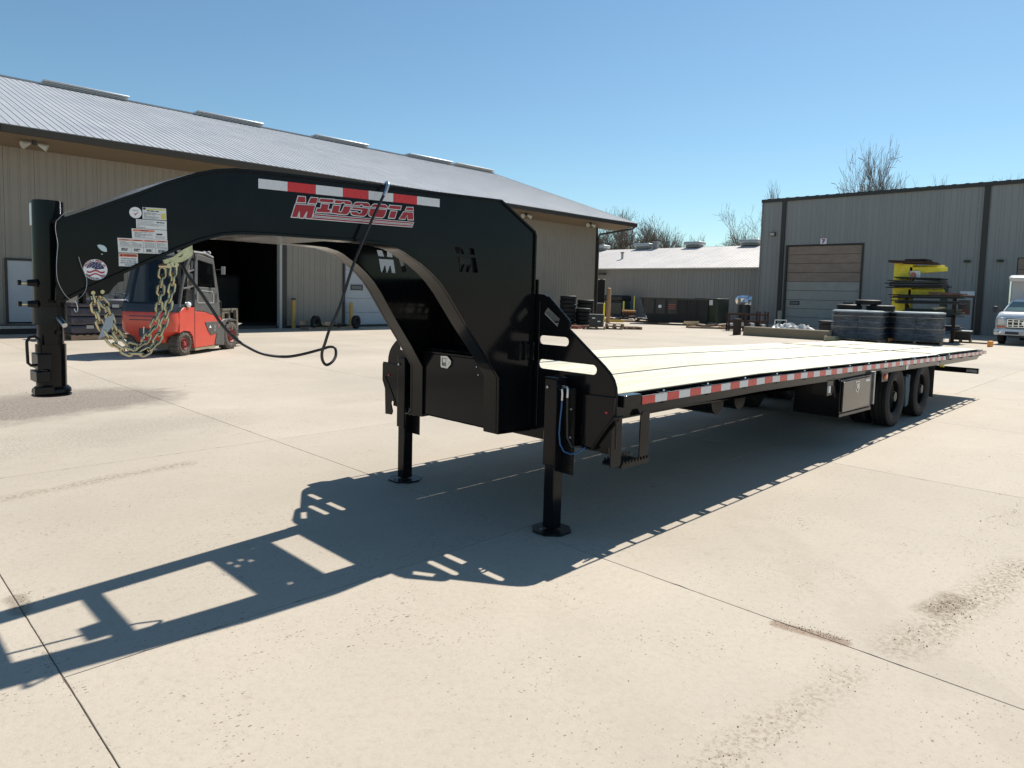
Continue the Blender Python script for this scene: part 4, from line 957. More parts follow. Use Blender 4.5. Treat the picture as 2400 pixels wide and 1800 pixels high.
chain('rear safety chain of yellow zinc links hanging just behind the lower loop',
      [(0.936, 1.560, 0), (0.950, 1.535, 0), (0.972, 1.515, 0), (0.983, 1.501, 0), (0.995, 1.456, 0), (1.007, 1.416, 0), (1.021, 1.376, 0), (1.041, 1.336, 0), (1.066, 1.303, 0), (1.100, 1.284, 0), (1.130, 1.282, 0), (1.155, 1.306, 0), (1.175, 1.347, 0), (1.200, 1.385, 0), (1.216, 1.432, 0), (1.227, 1.473, 0), (1.230, 1.523, 0), (1.236, 1.568, 0), (1.240, 1.612, 0), (1.243, 1.653, 0), (1.245, 1.689, 0)], 3.73, 8)
tg = MB().plate([(0.985, 1.452), (0.978, 1.395), (0.945, 1.352), (0.916, 1.336), (0.935, 1.390), (0.952, 1.435)], [], lambda a, b, d: Vector((a, 3.600+d+0.08*(a-0.93), b)), 0, 0.0012)
tag(tg.build('hang_tag', mat('grey_tag_card', (0.33, 0.38, 0.42), 0.5, 0, 0.05), None), 'plain grey pointed tag hooked over the front safety chain', 'tag')
def smooth_path(pts, k=6):
    pts = [Vector(p) for p in pts]; out = []; n = len(pts)
    for i in range(n-1):
        p0, p1, p2, p3 = pts[max(i-1, 0)], pts[i], pts[i+1], pts[min(i+2, n-1)]
        for j in range(k):
            t = j/k; out.append(0.5*((2*p1)+(-p0+p2)*t+(2*p0-5*p1+4*p2-p3)*t*t+(-p0+3*p1-3*p2+p3)*t**3))
    return out+[pts[-1]]
hose = [(1.30, 3.75, 1.80), (1.331, 3.72, 1.714), (1.364, 3.703, 1.64), (1.41, 3.686, 1.57), (1.461, 3.669, 1.482), (1.513, 3.651, 1.392), (1.574, 3.634, 1.319), (1.633, 3.617, 1.274), (1.716, 3.6, 1.232), (1.826, 3.583, 1.213), (1.915, 3.566, 1.221), (2.037, 3.549, 1.248), (2.085, 3.535, 1.262), (2.112, 3.52, 1.254), (2.105, 3.50, 1.213), (2.07, 3.48, 1.180), (2.024, 3.465, 1.167), (1.989, 3.446, 1.196), (1.976, 3.43, 1.243), (1.983, 3.411, 1.294), (2.008, 3.40, 1.38), (2.062, 3.385, 1.507), (2.134, 3.375, 1.725), (2.202, 3.37, 1.885), (2.272, 3.365, 2.035), (2.350, 3.365, 2.180)]
hroot = thing('wiring_cable', 'black wiring cable looping below the neck and up over the white lettering side', 'cable', hose[0])
MB().tube(smooth_path(hose), 0.0082, 10).build('cable_run', CABLE, hroot, world=True, ang=80)
MB().tube(smooth_path([(2.330, 3.366, 2.142), (2.350, 3.365, 2.180), (2.362, 3.368, 2.210), (2.378, 3.40, 2.226), (2.385, 3.43, 2.218)]), 0.0105, 10).build('cable_end_sleeve', STEEL, hroot, world=True, ang=80)
wp = [(0.819, 1.916), (0.787, 1.902), (0.761, 1.873), (0.751, 1.857), (0.749, 1.821), (0.756, 1.762), (0.752, 1.716), (0.749, 1.662), (0.752, 1.605), (0.77, 1.557), (0.79, 1.527), (0.811, 1.516), (0.841, 1.534), (0.861, 1.568), (0.865, 1.609), (0.859, 1.633), (0.844, 1.676), (0.835, 1.712)]
lroot = thing('breakaway_lanyard', 'thin pale wire lanyard looped over the front of the coupler neck', 'wire', (wp[0][0], 3.54, wp[0][1]))
MB().tube(smooth_path([(a, 3.552 if i < 12 else 3.556, b) for i, (a, b) in enumerate(wp)]), 0.0013, 6).build('lanyard_wire', GALV, lroot, world=True, ang=80)
MB().tube(smooth_path([(0.808, 3.55, 1.518), (0.818, 3.548, 1.512), (0.824, 3.546, 1.49), (0.824, 3.546, 1.472), (0.817, 3.546, 1.466), (0.812, 3.548, 1.480)]), 0.0022, 6).build('lanyard_clip', STEEL, lroot, world=True, ang=80)

# ------------------------------------------------------------------ ribbed steel buildings
PCACHE = {}
def panel_mesh(w, h, pitch, mt, rib=0.018, rw=0.028, key=''):
    k = (round(w, 3), round(h, 3), pitch, mt.name, rib)
    if k in PCACHE: return PCACHE[k]
    pts = [(0.004, 0)]; n = max(1, round(w/pitch))
    for i in range(n):
        c = (i+0.5)*w/n; pts += [(c-rw, 0), (c-rw*0.45, rib), (c+rw*0.45, rib), (c+rw, 0)]
    pts.append((w-0.004, 0)); pts += [(w-0.004, -0.02), (0.004, -0.02)]
    m = MB(); N = len(pts)
    m.add([(x, 0, y) for x, y in pts]+[(x, h, y) for x, y in pts], [(i, (i+1) % N, N+(i+1) % N, N+i) for i in range(N)]+[tuple(range(N))[::-1], tuple(range(N, 2*N))])
    PCACHE[k] = m.mesh('panel', mt, smooth=False); return PCACHE[k]
def panels(parent, name, org, du, dv, L, H, pitch, mt, holes=(), rib=0.018, step=0.914, rw=0.028):
    """cover a rectangle L x H (origin org, unit directions du, dv) with ribbed sheets, leaving out the holes (u0,u1,v0,v1)"""
    du, dv = Vector(du), Vector(dv); nn = du.cross(dv)
    bp = sorted({0.0, L}|{h[0] for h in holes}|{h[1] for h in holes})
    base = Matrix((du, dv, nn)).transposed().to_4x4()
    for a, b in zip(bp, bp[1:]):
        if b-a < 1e-3: continue
        n = max(1, round((b-a)/step)); w = (b-a)/n
        vs = [(0.0, H)]
        for h in holes:
            if h[0] <= a+1e-4 and h[1] >= b-1e-4:
                nv = []
                for v0, v1 in vs:
                    if h[2] > v0+1e-3: nv.append((v0, min(v1, h[2])))
                    if h[3] < v1-1e-3: nv.append((max(v0, h[3]), v1))
                vs = nv
        for v0, v1 in vs:
            me = panel_mesh(w, v1-v0, pitch, mt, rib, rw)
            for k in range(n):
                o = put(name, me, parent); o.matrix_local = Matrix.Translation(Vector(org)-ORG[parent.name]+du*(a+k*w)+dv*v0) @ base

# --- left building
LB = thing('workshop_building', 'long tan steel workshop with a pale ribbed roof and deep eaves behind the gooseneck', 'building', (18, 25.2, 0))
WX0, WX1, WY = -3.0, 32.45, 25.2
Lw = WX1-WX0
holes = [(4.03-WX0, 4.80-WX0, 0.30, 2.22), (9.0-WX0, 12.62-WX0, 0.0, 4.2), (15.52-WX0, 19.9-WX0, 0.0, 4.2)]
panels(LB, 'wall_panel', (WX0, WY, 0.0), (1, 0, 0), (0, 0, 1), Lw, 5.53, 0.2285, TAN, holes)
MB().box(WX1+0.02, WX1+0.04, WY+0.03, 48.0, 0, 5.53).build('end_wall', TAN, LB, world=True)
MB().plate([(25.2, 5.53), (46.8, 5.53), (36.0, 9.95)], [], lambda a, b, d: Vector((WX1+0.02+d, a, b)), 0, 0.02).build('gable_wall', TAN, LB, world=True)
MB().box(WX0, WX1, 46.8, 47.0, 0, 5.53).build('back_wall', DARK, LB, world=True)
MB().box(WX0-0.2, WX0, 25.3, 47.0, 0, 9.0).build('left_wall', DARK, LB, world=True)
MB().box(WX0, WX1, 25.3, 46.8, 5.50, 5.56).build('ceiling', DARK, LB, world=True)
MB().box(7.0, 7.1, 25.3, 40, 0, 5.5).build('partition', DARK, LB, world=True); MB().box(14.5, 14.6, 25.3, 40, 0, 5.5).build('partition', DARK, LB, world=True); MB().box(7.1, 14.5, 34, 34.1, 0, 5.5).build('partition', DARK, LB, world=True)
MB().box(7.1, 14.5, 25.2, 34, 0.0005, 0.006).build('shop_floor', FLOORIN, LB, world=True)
MB().box(WX1-0.02, WX1+0.10, WY-0.05, WY+0.10, 0, 5.53).build('corner_trim', TRIM, LB, world=True)
MB().box(WX0, WX1, WY-0.03, WY, -0.0, 0.10).build('base_trim', TRIM, LB, world=True)
ex0, ex1, ey, ez = 3.75, 34.15, 23.55, 5.88
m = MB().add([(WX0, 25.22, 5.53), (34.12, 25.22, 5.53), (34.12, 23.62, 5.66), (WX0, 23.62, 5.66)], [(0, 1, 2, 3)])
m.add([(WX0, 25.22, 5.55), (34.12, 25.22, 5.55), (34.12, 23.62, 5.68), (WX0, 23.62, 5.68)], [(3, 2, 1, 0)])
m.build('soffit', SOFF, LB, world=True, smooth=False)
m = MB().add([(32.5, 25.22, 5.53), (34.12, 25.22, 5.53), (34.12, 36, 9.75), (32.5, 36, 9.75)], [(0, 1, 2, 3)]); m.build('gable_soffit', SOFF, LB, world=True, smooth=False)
gp = [(0.0, 5.66), (-0.03, 5.70), (-0.05, 5.86), (-0.02, 5.872), (-0.01, 5.865), (0.03, 5.80), (0.09, 5.80), (0.09, 5.66)]
MB().plate(gp, [], lambda a, b, d: Vector((ex0+d, 23.58+a, b)), 0, 34.20-ex0).build('gutter', TRIM, LB, world=True, smooth=False)
MB().box(WX0, ex0, 23.60, 23.66, 5.66, 5.86).build('fascia', TRIM, LB, world=True)
sl_ = math.atan2(10.05-5.88, 36.0-23.55); Lr = math.hypot(10.05-5.88, 36.0-23.55)
dv = (0, math.cos(sl_), math.sin(sl_))
panels(LB, 'roof_panel', (2.0, 23.55, 5.895), (1, 0, 0), dv, 34.2-2.0, Lr, 0.2285, ROOFG, (), rib=0.014, rw=0.013)
MB().box(2.0, 34.2, 35.85, 36.15, 10.04, 10.10).build('ridge_cap', ROOFG, LB, world=True)
dv2 = (0, -math.cos(sl_), math.sin(sl_))
m = MB().add([(2, 48.5, 5.88), (34.2, 48.5, 5.88), (34.2, 36, 10.05), (2, 36, 10.05)], [(0, 1, 2, 3)]); m.build('rear_roof_slope', ROOFG, LB, world=True, smooth=False)
m = MB(); m.add([(34.18, 23.55, 5.70), (34.22, 23.55, 5.70), (34.22, 36, 9.88), (34.18, 36, 9.88), (34.18, 23.55, 5.90), (34.22, 23.55, 5.90), (34.22, 36, 10.08), (34.18, 36, 10.08)], [(0, 1, 2, 3), (4, 7, 6, 5), (0, 4, 5, 1), (1, 5, 6, 2), (2, 6, 7, 3), (3, 7, 4, 0)])
m.build('rake_trim', TRIM, LB, world=True, smooth=False)
for a, b in ((7.25, 10.55), (13.7, 17.05), (20.15, 23.6), (26.7, 30.2), (30.6, 34.0)):
    m = MB(); m.box(a, b, 35.75, 36.25, 10.10, 10.16); m.box(a-0.03, b+0.03, 35.65, 36.35, 10.16, 10.24)
    m.build('ridge_vent', mat('pale_vent_steel', (0.55, 0.56, 0.57), 0.45, 0.4, 0.04) if a < 30 else ROOFW, LB, world=True, bevel=0.03)
for x in (4.6, 14.9, 25.2, 30.4):
    m = MB(); m.box(x-0.05, x+0.05, 24.0, 24.1, 5.50, 5.64); lr = m.build('eave_lamp', TRIM, LB, world=True)
    for s in (-1, 1): MB().cyl((x+s*0.10, 24.05, 5.53), (x+s*0.30, 23.98, 5.44), 0.035, 0.11, 12).build('flood_head', mat('pale_lamp', (0.5, 0.48, 0.42), 0.3, 0, 0.05), lr, world=True)
MB().tube([(34.05, 23.62, 5.66), (34.0, 23.7, 5.56), (32.62, 25.08, 5.18), (32.58, 25.12, 5.0), (32.58, 25.12, 0.15), (32.75, 24.95, 0.06)], 0.055, 8).build('downpipe', TRIM, LB, world=True, ang=60)
d_ = MB().box(4.055, 4.775, 25.17, 25.21, 0.34, 2.19).build('man_door', DOORW, LB, world=True, bevel=0.006)
m = MB(); m.box(3.99, 4.05, 25.14, 25.24, 0.30, 2.26); m.box(4.78, 4.84, 25.14, 25.24, 0.30, 2.26); m.box(4.05, 4.78, 25.14, 25.24, 2.195, 2.26); m.build('door_frame', TRIM, d_, world=True)
MB().box(3.0, 8.6, 24.75, 25.16, 0.0, 0.27).build('threshold_kerb', TRIM, LB, world=True)
MB().box(3.0, 6.2, 24.70, 24.75, 0.17, 0.25).build('pale_kerb_rail', GALV, LB, world=True)
m = MB(); m.box(12.62, 12.72, 25.08, 25.30, 0, 4.2); m.build('door_jamb', mat('pale_jamb', (0.42, 0.41, 0.38), 0.5, 0, 0.05), LB, world=True); m = MB(); m.box(12.725, 12.92, 25.10, 25.18, 0, 4.25); m.box(8.85, 8.99, 25.10, 25.24, 0, 4.25); m.box(8.99, 12.72, 25.10, 25.18, 4.2, 4.35); m.build('door_track', TRIM, LB, world=True)
for k in range(7):
    MB().box(15.58, 19.84, 25.22, 25.27, 0.02+k*0.597, 0.61+k*0.597).build('door_section', DOORW, LB, world=True, bevel=0.008)
for x in (15.85, 17.3, 18.7):
    MB().box(x, x+0.60, 25.205, 25.222, 1.55, 1.78).build('door_window_frame', INK, LB, world=True); MB().box(x+0.05, x+0.55, 25.198, 25.206, 1.60, 1.73).build('pane', mat('dull_pane', (0.12, 0.13, 0.13), 0.2, 0, 0.1), LB, world=True)
for a_ in (15.46, 19.88): MB().box(a_, a_+0.08, 25.12, 25.24, 0, 4.25).build('door_jamb', INK, LB, world=True)

# --- right building
RBd = thing('bay_building', 'tall grey ribbed steel building with overhead door 7 at the right', 'building', (44, 10, 0))
H7 = 8.0; yL = 20.47; yR = -16.0
RH = [(yL-18.67, yL-14.19, 0, 5.05), (yL-9.32, yL-8.36, 0, 2.06), (yL-6.58, yL-2.2, 0, 4.12)]
panels(RBd, 'wall_panel', (44, yL, 0), (0, -1, 0), (0, 0, 1), yL-yR, H7, 0.3048, GREYW, RH)
MB().box(44.03, 70, yL-0.02, yL, 0, H7).build('side_wall', GREYW, RBd, world=True); MB().box(44.03, 70, yR, yR+0.02, 0, H7).build('side_wall', GREYW, RBd, world=True)
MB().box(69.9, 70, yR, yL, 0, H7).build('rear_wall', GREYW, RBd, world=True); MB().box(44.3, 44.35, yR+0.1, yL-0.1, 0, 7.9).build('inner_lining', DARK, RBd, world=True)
m = MB().add([(43.9, yR, 8.1), (43.9, yL+0.05, 8.1), (57, yL+0.05, 8.9), (57, yR, 8.9), (70, yL+0.05, 8.1), (70, yR, 8.1)], [(0, 1, 2, 3), (3, 2, 4, 5)]); m.build('roof', ROOFG, RBd, world=True, smooth=False)
MB().box(43.86, 44.0, yR, yL+0.06, 7.93, 8.13).build('eave_gutter', TRIM, RBd, world=True)
nb = int((yL-yR)/0.61)
for k in range(nb): 
    if k*0.61 < 19: MB().box(43.84, 43.875, yL-0.55-k*0.61, yL-0.35-k*0.61, 8.13, 8.15).build('roof_rib_end', TRIM, RBd, world=True)
for y in (19.03, 8.11, -2.8): MB().box(43.90, 43.975, y-0.13, y+0.13, 0.0, 7.93).build('downpipe', TRIM, RBd, world=True)
MB().box(43.95, 44.03, yL-0.02, yL+0.05, 0, 7.93).build('corner_trim', GREYW, RBd, world=True)
hs = [0.0, 0.543, 1.099, 1.655, 2.249, 2.804, 3.381, 3.95, 4.503, 5.04]
for k in range(9):
    MB().box(44.06, 44.11, 14.20, 18.66, hs[k]+0.008, hs[k+1]-0.008).build('door_section', DOORB if k > 4 else DOORG, RBd, world=True, bevel=0.012)
m = MB(); m.box(43.965, 44.10, 18.66, 18.78, 0, 5.13); m.box(43.965, 44.10, 14.08, 14.20, 0, 5.13); m.box(43.965, 44.10, 14.20, 18.66, 5.05, 5.13); m.build('door_frame', TRIM, RBd, world=True)
for a, b, mm_ in ((17.76, 18.38, DOORG), (14.53, 15.11, DARK)):
    f = MB().box(44.045, 44.062, a, b, 1.32, 1.57).build('door_window_frame', INK, RBd, world=True); MB().box(44.035, 44.046, a+0.06, b-0.06, 1.38, 1.51).build('pane', mat('grey_pane', (0.18, 0.18, 0.17), 0.3, 0, 0.1) if mm_ is DOORG else DARK, f, world=True)
def onX44(x): return lambda a, b, d: Vector((x-d, -a, b))
sg = MB().box(43.94, 43.965, 16.26, 16.64, 5.13, 5.47).build('door_number_sign', WHITE, RBd, world=True)
m = MB(); put_text(m, '7', onX44(43.936), -16.45, 5.18, 0.235, w=0.20, center=True, bold=0.05); m.build('numeral', mat('magenta_print', (0.42, 0.02, 0.20), 0.5, 0, 0.03), sg, world=True, smooth=False)
m = MB(); put_text(m, '7', onX44(43.938), -16.436, 5.168, 0.235, w=0.20, center=True, bold=0.02); m.build('numeral_shade', NAVY, sg, world=True, smooth=False)
wl_ = MB().box(43.82, 43.96, 19.50, 19.85, 5.74, 5.98).build('wall_lamp', TRIM, RBd, world=True, bevel=0.02); MB().box(43.80, 43.822, 19.54, 19.81, 5.77, 5.94).build('lamp_lens', mat('lamp_lens', (0.45, 0.42, 0.35), 0.3, 0, 0.05), wl_, world=True)
for y in (8.79, 7.31): MB().box(43.75, 43.96, y-0.14, y+0.14, 3.90, 4.02).build('hooded_lamp', TRIM, RBd, world=True, bevel=0.02)
dd = MB().box(43.97, 44.02, 8.40, 9.28, 0.02, 2.0).build('man_door', DOORW, RBd, world=True, bevel=0.006)
MB().box(43.955, 43.972, 8.50, 9.08, 1.08, 1.86).build('door_glass', GLASSD, dd, world=True); MB().box(43.92, 43.96, 9.13, 9.22, 0.93, 1.0).build('handle', STEEL, dd, world=True)
m = MB(); m.box(43.93, 44.03, 8.33, 8.395, 0, 2.08); m.box(43.93, 44.03, 9.285, 9.35, 0, 2.08); m.box(43.93, 44.03, 8.395, 9.285, 2.01, 2.08); m.build('door_frame', TRIM, dd, world=True)
MB().box(43.90, 43.94, 8.33, 9.0, 2.12, 2.34).build('pale_notice_board', WHITE, RBd, world=True)
for k in range(7): MB().box(44.05, 44.10, 2.22, 6.56, 0.585*k+0.01, 0.585*k+0.58).build('door_section', DOORB, RBd, world=True, bevel=0.01)
MB().box(43.94, 44.0, 9.60, 9.95, 0.9, 2.7).build('electrical_cabinet', GREENP, RBd, world=True, bevel=0.01)

# --- middle building
MBd = thing('low_shed', 'low grey shed with a bright white metal roof between the two taller buildings', 'building', (45, 30, 0))
panels(MBd, 'wall_panel', (45, 46.0, 0), (0, -1, 0), (0, 0, 1), 46-20.5, 3.74, 0.3048, GREYW, [(46-34.68, 46-33.9, 0, 2.9)])
MB().box(45.02, 60, 20.5, 20.52, 0, 3.74).build('side_wall', GREYW, MBd, world=True)
sm_ = math.atan2(5.92-3.76, 8.3); Ln = math.hypot(5.92-3.76, 8.3)
panels(MBd, 'roof_panel', (44.75, 46.0, 3.77), (0, -1, 0), (math.cos(sm_), 0, math.sin(sm_)), 46-20.5, Ln, 0.3048, ROOFW, (), rib=0.02, rw=0.012)
MB().box(44.70, 44.78, 20.5, 46, 3.70, 3.78).build('eave_trim', ROOFW, MBd, world=True)
m = MB().add([(53.0, 20.5, 5.93), (53.0, 46, 5.93), (61.5, 46, 3.8), (61.5, 20.5, 3.8)], [(0, 1, 2, 3)]); m.build('rear_roof_slope', ROOFW, MBd, world=True, smooth=False)
for a, b in ((34.89, 36.36), (29.88, 31.23), (24.75, 26.2), (39.9, 41.0)):
    m = MB(); m.box(52.7, 53.3, a, b, 5.92, 6.10); m.build('vent_throat', GREYW, MBd, world=True)
    MB().box(52.45, 53.55, a-0.12, b+0.12, 6.08, 6.38).build('ridge_vent', mat('pale_green_vent', (0.42, 0.45, 0.44), 0.4, 0.2, 0.05), MBd, world=True, bevel=0.10)
c_ = MB().box(52.8, 53.2, 34.2, 34.65, 5.9, 6.58).build('chimney', GREYW, MBd, world=True); MB().box(52.7, 53.3, 34.1, 34.75, 6.58, 6.68).build('chimney_cap', TRIM, c_, world=True)
p_ = MB().cyl((48.5, 34.8, 4.5), (48.5, 34.8, 5.24), 0.11, n=12).build('flue_pipe', GALV, MBd, world=True); MB().cyl((48.5, 34.8, 5.24), (48.5, 34.8, 5.32), 0.17, n=12).build('flue_cap', TRIM, p_, world=True)
MB().box(45.05, 45.10, 33.92, 34.66, 0, 2.88).build('dark_doorway_panel', DARK, MBd, world=True)  # near-black panel, its colour stands in for the shade inside
MB().box(44.55, 45.0, 33.8, 34.95, 3.28, 3.40).build('door_canopy', TRIM, MBd, world=True)

# ------------------------------------------------------------------ the red forklift
FK = thing('forklift', 'red forklift with charcoal cab parked behind the safety chains', 'forklift', (5.775, 16.017, 0), rz=math.atan2(0.6092, 0.7930))
def sec(mb, poly, y0, y1, fr=None): mb.plate(poly, [], lambda a, b, d: Vector((a, d, b)), y0, y1); return mb
# lofted counterweight: rounded plan, so build by horizontal slices
def loft(slices, n=8):
    m = MB(); v = []; f = []; N = None
    for z, x0, x1, y0, y1, r in slices:
        L = []
        for cx, cy, a0 in ((x1-r, y1-r, 0), (x0+r, y1-r, 90), (x0+r, y0+r, 180), (x1-r, y0+r, 270)):
            for k in range(n): a = R(a0+90*k/(n-1)); L.append((cx+r*math.cos(a), cy+r*math.sin(a), z))
        N = len(L); v += L
    for i in range(len(slices)-1):
        f += [(i*N+k, i*N+(k+1) % N, (i+1)*N+(k+1) % N, (i+1)*N+k) for k in range(N)]
    f += [tuple(range(N))[::-1], tuple((len(slices)-1)*N+k for k in range(N))]
    return m.add(v, f)
cwt = loft([(0.30, -0.30, 0.10, 0.28, 1.00, 0.16), (0.42, -0.40, 0.12, 0.27, 1.01, 0.20), (0.56, -0.44, 0.30, 0.02, 1.26, 0.22), (0.72, -0.45, 0.42, 0.01, 1.27, 0.22), (0.735, -0.455, 0.42, 0.005, 1.275, 0.22), (0.95, -0.44, 0.42, 0.01, 1.27, 0.22), (1.08, -0.38, 0.42, 0.03, 1.25, 0.20)])
CW = cwt.build('counterweight', FRED, FK, ang=30)
sec(MB(), [(-0.15, 0.98), (0.02, 1.085), (0.42, 1.085), (0.42, 0.15), (0.41, 0.15), (0.36, 0.42), (0.24, 0.54), (0.02, 0.57), (-0.15, 0.52)], 0.0, 0.10).build('rear_side_panel', FRED, FK, bevel=0.02)
sec(MB(), [(0.44, 0.15), (1.24, 0.16), (1.36, 0.52), (1.58, 0.72), (1.56, 0.80), (1.42, 0.855), (1.18, 0.885), (0.85, 0.965), (0.60, 0.985), (0.44, 0.985)], 0.0, 1.28).build('battery_side_panel', FRED, FK, bevel=0.03)
sec(MB(), [(0.44, 0.99), (0.60, 0.99), (0.87, 0.97), (1.2, 0.89), (1.44, 0.86), (1.57, 0.81), (1.53, 1.05), (0.44, 1.09)], 0.015, 1.265).build('cab_base', FGREY, FK, bevel=0.015)
sec(MB(), [(0.42, 0.14), (1.26, 0.15), (1.26, 0.10), (0.42, 0.09)], -0.015, 1.295).build('sill', mat('sill_beige', (0.30, 0.26, 0.17), 0.6, 0, 0.1), FK)
pg = sec(MB(), [(0.84, 0.735), (1.45, 0.73), (1.36, 0.45), (1.08, 0.42), (0.97, 0.52)], -0.012, 0.0).build('vent_panel', FGREY, FK, bevel=0.006)
sec(MB(), [(1.02, 0.625), (1.045, 0.65), (1.07, 0.625), (1.09, 0.60), (1.10, 0.585), (1.00, 0.585)], -0.016, -0.012).build('white_emblem', WHITE, pg); sec(MB(), [(1.045, 0.57), (1.09, 0.57), (1.085, 0.545), (1.045, 0.545)], -0.016, -0.012).build('red_emblem', REDP, pg)
for k in range(5): sec(MB(), [(1.20, 0.50+k*0.034), (1.28, 0.50+k*0.034), (1.28, 0.512+k*0.034), (1.20, 0.512+k*0.034)], -0.018, -0.012).build('louvre', FLIGHT, pg)
MB().box(-0.462, -0.445, 0.52, 0.76, 0.44, 0.62).build('tow_recess', INK, FK, bevel=0.01); MB().cyl((-0.45, 0.64, 0.40), (-0.45, 0.64, 0.66), 0.018, n=8).build('tow_pin', STEEL, FK)
for z_ in (0.80, 0.88): MB().box(-0.458, -0.44, 0.30, 0.98, z_, z_+0.018).build('vent_slot', INK, FK)
sec(MB(), [(0.425, 1.085), (0.437, 1.085), (0.437, 0.15), (0.425, 0.15)], -0.001, 1.27).build('panel_gap', INK, FK)
# cab: rounded rear glass, pillars, roof, door
sec(MB(), [(-0.36, 1.06), (-0.30, 1.20), (-0.245, 1.20), (-0.305, 1.06)], 0.10, 1.18).build('rear_window_ledge', FGREY, FK)
MB().add([(-0.37, 0.05, 1.0), (-0.37, 1.23, 1.0), (-0.05, 1.14, 2.24), (-0.05, 0.14, 2.24)], [(0, 1, 2, 3)]).build('rear_window', CGLASS, FK)
lr_ = loft([(0.985, -0.452, 0.30, 0.004, 1.276, 0.22), (1.06, -0.435, 0.42, 0.012, 1.268, 0.22), (1.16, -0.405, 0.30, 0.03, 1.25, 0.2)]); lr_.build('black_rear_cowl', mat('black_cowl', (0.02, 0.02, 0.024), 0.25, 0, 0.1, 4, coat=0.3), FK)
for y in (0.03, 1.19): MB().tube([(-0.10, y+0.02, 1.10), (0.02, y+0.02, 1.55), (0.20, y+0.03, 2.0), (0.42, y+0.04, 2.30)], 0.040, 8).build('rear_pillar', FGREY, FK, ang=60)
for z0, x0, z1, x1 in ((1.12, 0.10, 1.50, 0.22), (1.58, 0.22, 1.86, 0.32), (1.93, 0.32, 2.22, 0.44)):
    MB().add([(x0+0.02, 0.035, z0), (0.44, 0.03, z0), (0.46, 0.05, z1), (x1, 0.055, z1)], [(0, 1, 2, 3)]).build('quarter_window', CGLASS, FK)
for z, x in ((1.54, 0.06), (1.90, 0.20)): MB().tube([(x, 0.05, z-0.03), (0.30, 0.045, z), (0.47, 0.045, z+0.04)], 0.022, 8).build('pillar_bridge', FGREY, FK)
def frame(poly_o, poly_i, y0, y1): return MB().plate(poly_o, [poly_i], lambda a, b, d: Vector((a, d, b)), y0, y1)
D = frame([(0.46, 1.06), (1.535, 1.03), (1.46, 1.50), (1.27, 2.22), (0.50, 2.33)], [(0.585, 1.56), (1.33, 1.535), (1.225, 2.10), (0.60, 2.185)], 0.015, 0.055).build('cab_door', FGREY, FK, bevel=0.012)
MB().plate([(0.585, 1.56), (1.33, 1.535), (1.225, 2.10), (0.60, 2.185)], [], lambda a, b, d: Vector((a, d, b)), 0.03, 0.036).build('door_window', CGLASS, D)
frame([(0.57, 1.49), (1.20, 1.455), (1.25, 1.30), (1.23, 1.17), (0.60, 1.175), (0.555, 1.22)], [(0.59, 1.47), (1.185, 1.438), (1.23, 1.30), (1.21, 1.19), (0.61, 1.195), (0.575, 1.23)], 0.005, 0.015).build('door_panel_bead', FLIGHT, D)
for z in (2.14, 1.27): MB().box(0.485, 0.52, 0.0, 0.015, z, z+0.12).build('door_hinge', INK, D)
for k in range(8): MB().box(1.32, 1.40, 0.008, 0.015, 1.20+0.028*k, 1.207+0.028*k).build('door_louvre', INK, D)
frame([(0.46, 1.06), (1.535, 1.03), (1.46, 1.50), (1.27, 2.22), (0.50, 2.33)], [(0.56, 1.12), (1.42, 1.10), (1.22, 2.13), (0.58, 2.22)], 1.22, 1.26).build('far_door', FGREY, FK)
MB().plate([(0.56, 1.12), (1.42, 1.10), (1.22, 2.13), (0.58, 2.22)], [], lambda a, b, d: Vector((a, d, b)), 1.235, 1.24).build('far_door_window', CGLASS, FK)
sec(MB(), [(-0.06, 2.235), (0.05, 2.31), (0.46, 2.385), (0.9, 2.38), (1.26, 2.30), (1.30, 2.24), (0.9, 2.31), (0.46, 2.325), (0.1, 2.25)], 0.03, 1.25).build('cab_roof', FGREY, FK, bevel=0.01)
MB().tube([(0.44, 0.02, 2.35), (0.9, 0.02, 2.345), (1.24, 0.02, 2.27)], 0.02, 8).build('roof_rail', FLIGHT, FK)
for x, y, s in ((1.20, 0.10, 0.05), (1.12, 0.16, 0.04), (1.02, 0.12, 0.035)): MB().lathe([(0, s), (s*0.8, s*0.6), (s, 0), (s*0.8, -s*0.6), (0, -s)], (x, y, 2.37), 'z', 12).build('work_lamp', FLIGHT, FK)
mr = MB().tube([(1.33, 0.0, 1.98), (1.40, -0.12, 1.99)], 0.010, 6).build('mirror_arm', INK, FK); MB().box(1.385, 1.41, -0.20, -0.10, 1.87, 2.06).build('mirror', FLIGHT, mr, bevel=0.01)
# wheels
def fork_wheel(x, y, rad, w, nm, sgn):
    t = MB().lathe(tyre_prof(rad, rad*0.48, w, False), (x, y, rad), 'y', 32, closed=True)
    for k in range(20):
        a = 2*math.pi*k/20; c = Vector((x+math.cos(a)*(rad+0.002), y, rad+math.sin(a)*(rad+0.002)))
        rm_ = Matrix.Rotation(-a, 3, 'Y'); t.obox(c, (0.02, w*0.92, rad*0.16), rm_)
    T = t.build('tyre', DRUBBER, FK)
    yo = y-sgn*w/2
    MB().lathe([(rad*0.50, sgn*0.04), (rad*0.47, sgn*0.01), (rad*0.42, sgn*0.035), (rad*0.22, sgn*0.04), (rad*0.18, sgn*0.01), (0, sgn*0.01)], (x, yo, rad), 'y', 22).build('hub', mat('hub_red', (0.30, 0.03, 0.025), 0.5, 0, 0.2, 8, dust=0.2), T)
    for k in range(7): a = 2*math.pi*k/7; MB().cyl((x+rad*0.31*math.cos(a), yo+sgn*0.035, rad+rad*0.31*math.sin(a)), (x+rad*0.31*math.cos(a), yo+sgn*0.012, rad+rad*0.31*math.sin(a)), 0.014, n=6).build('lug_nut', INK, T)
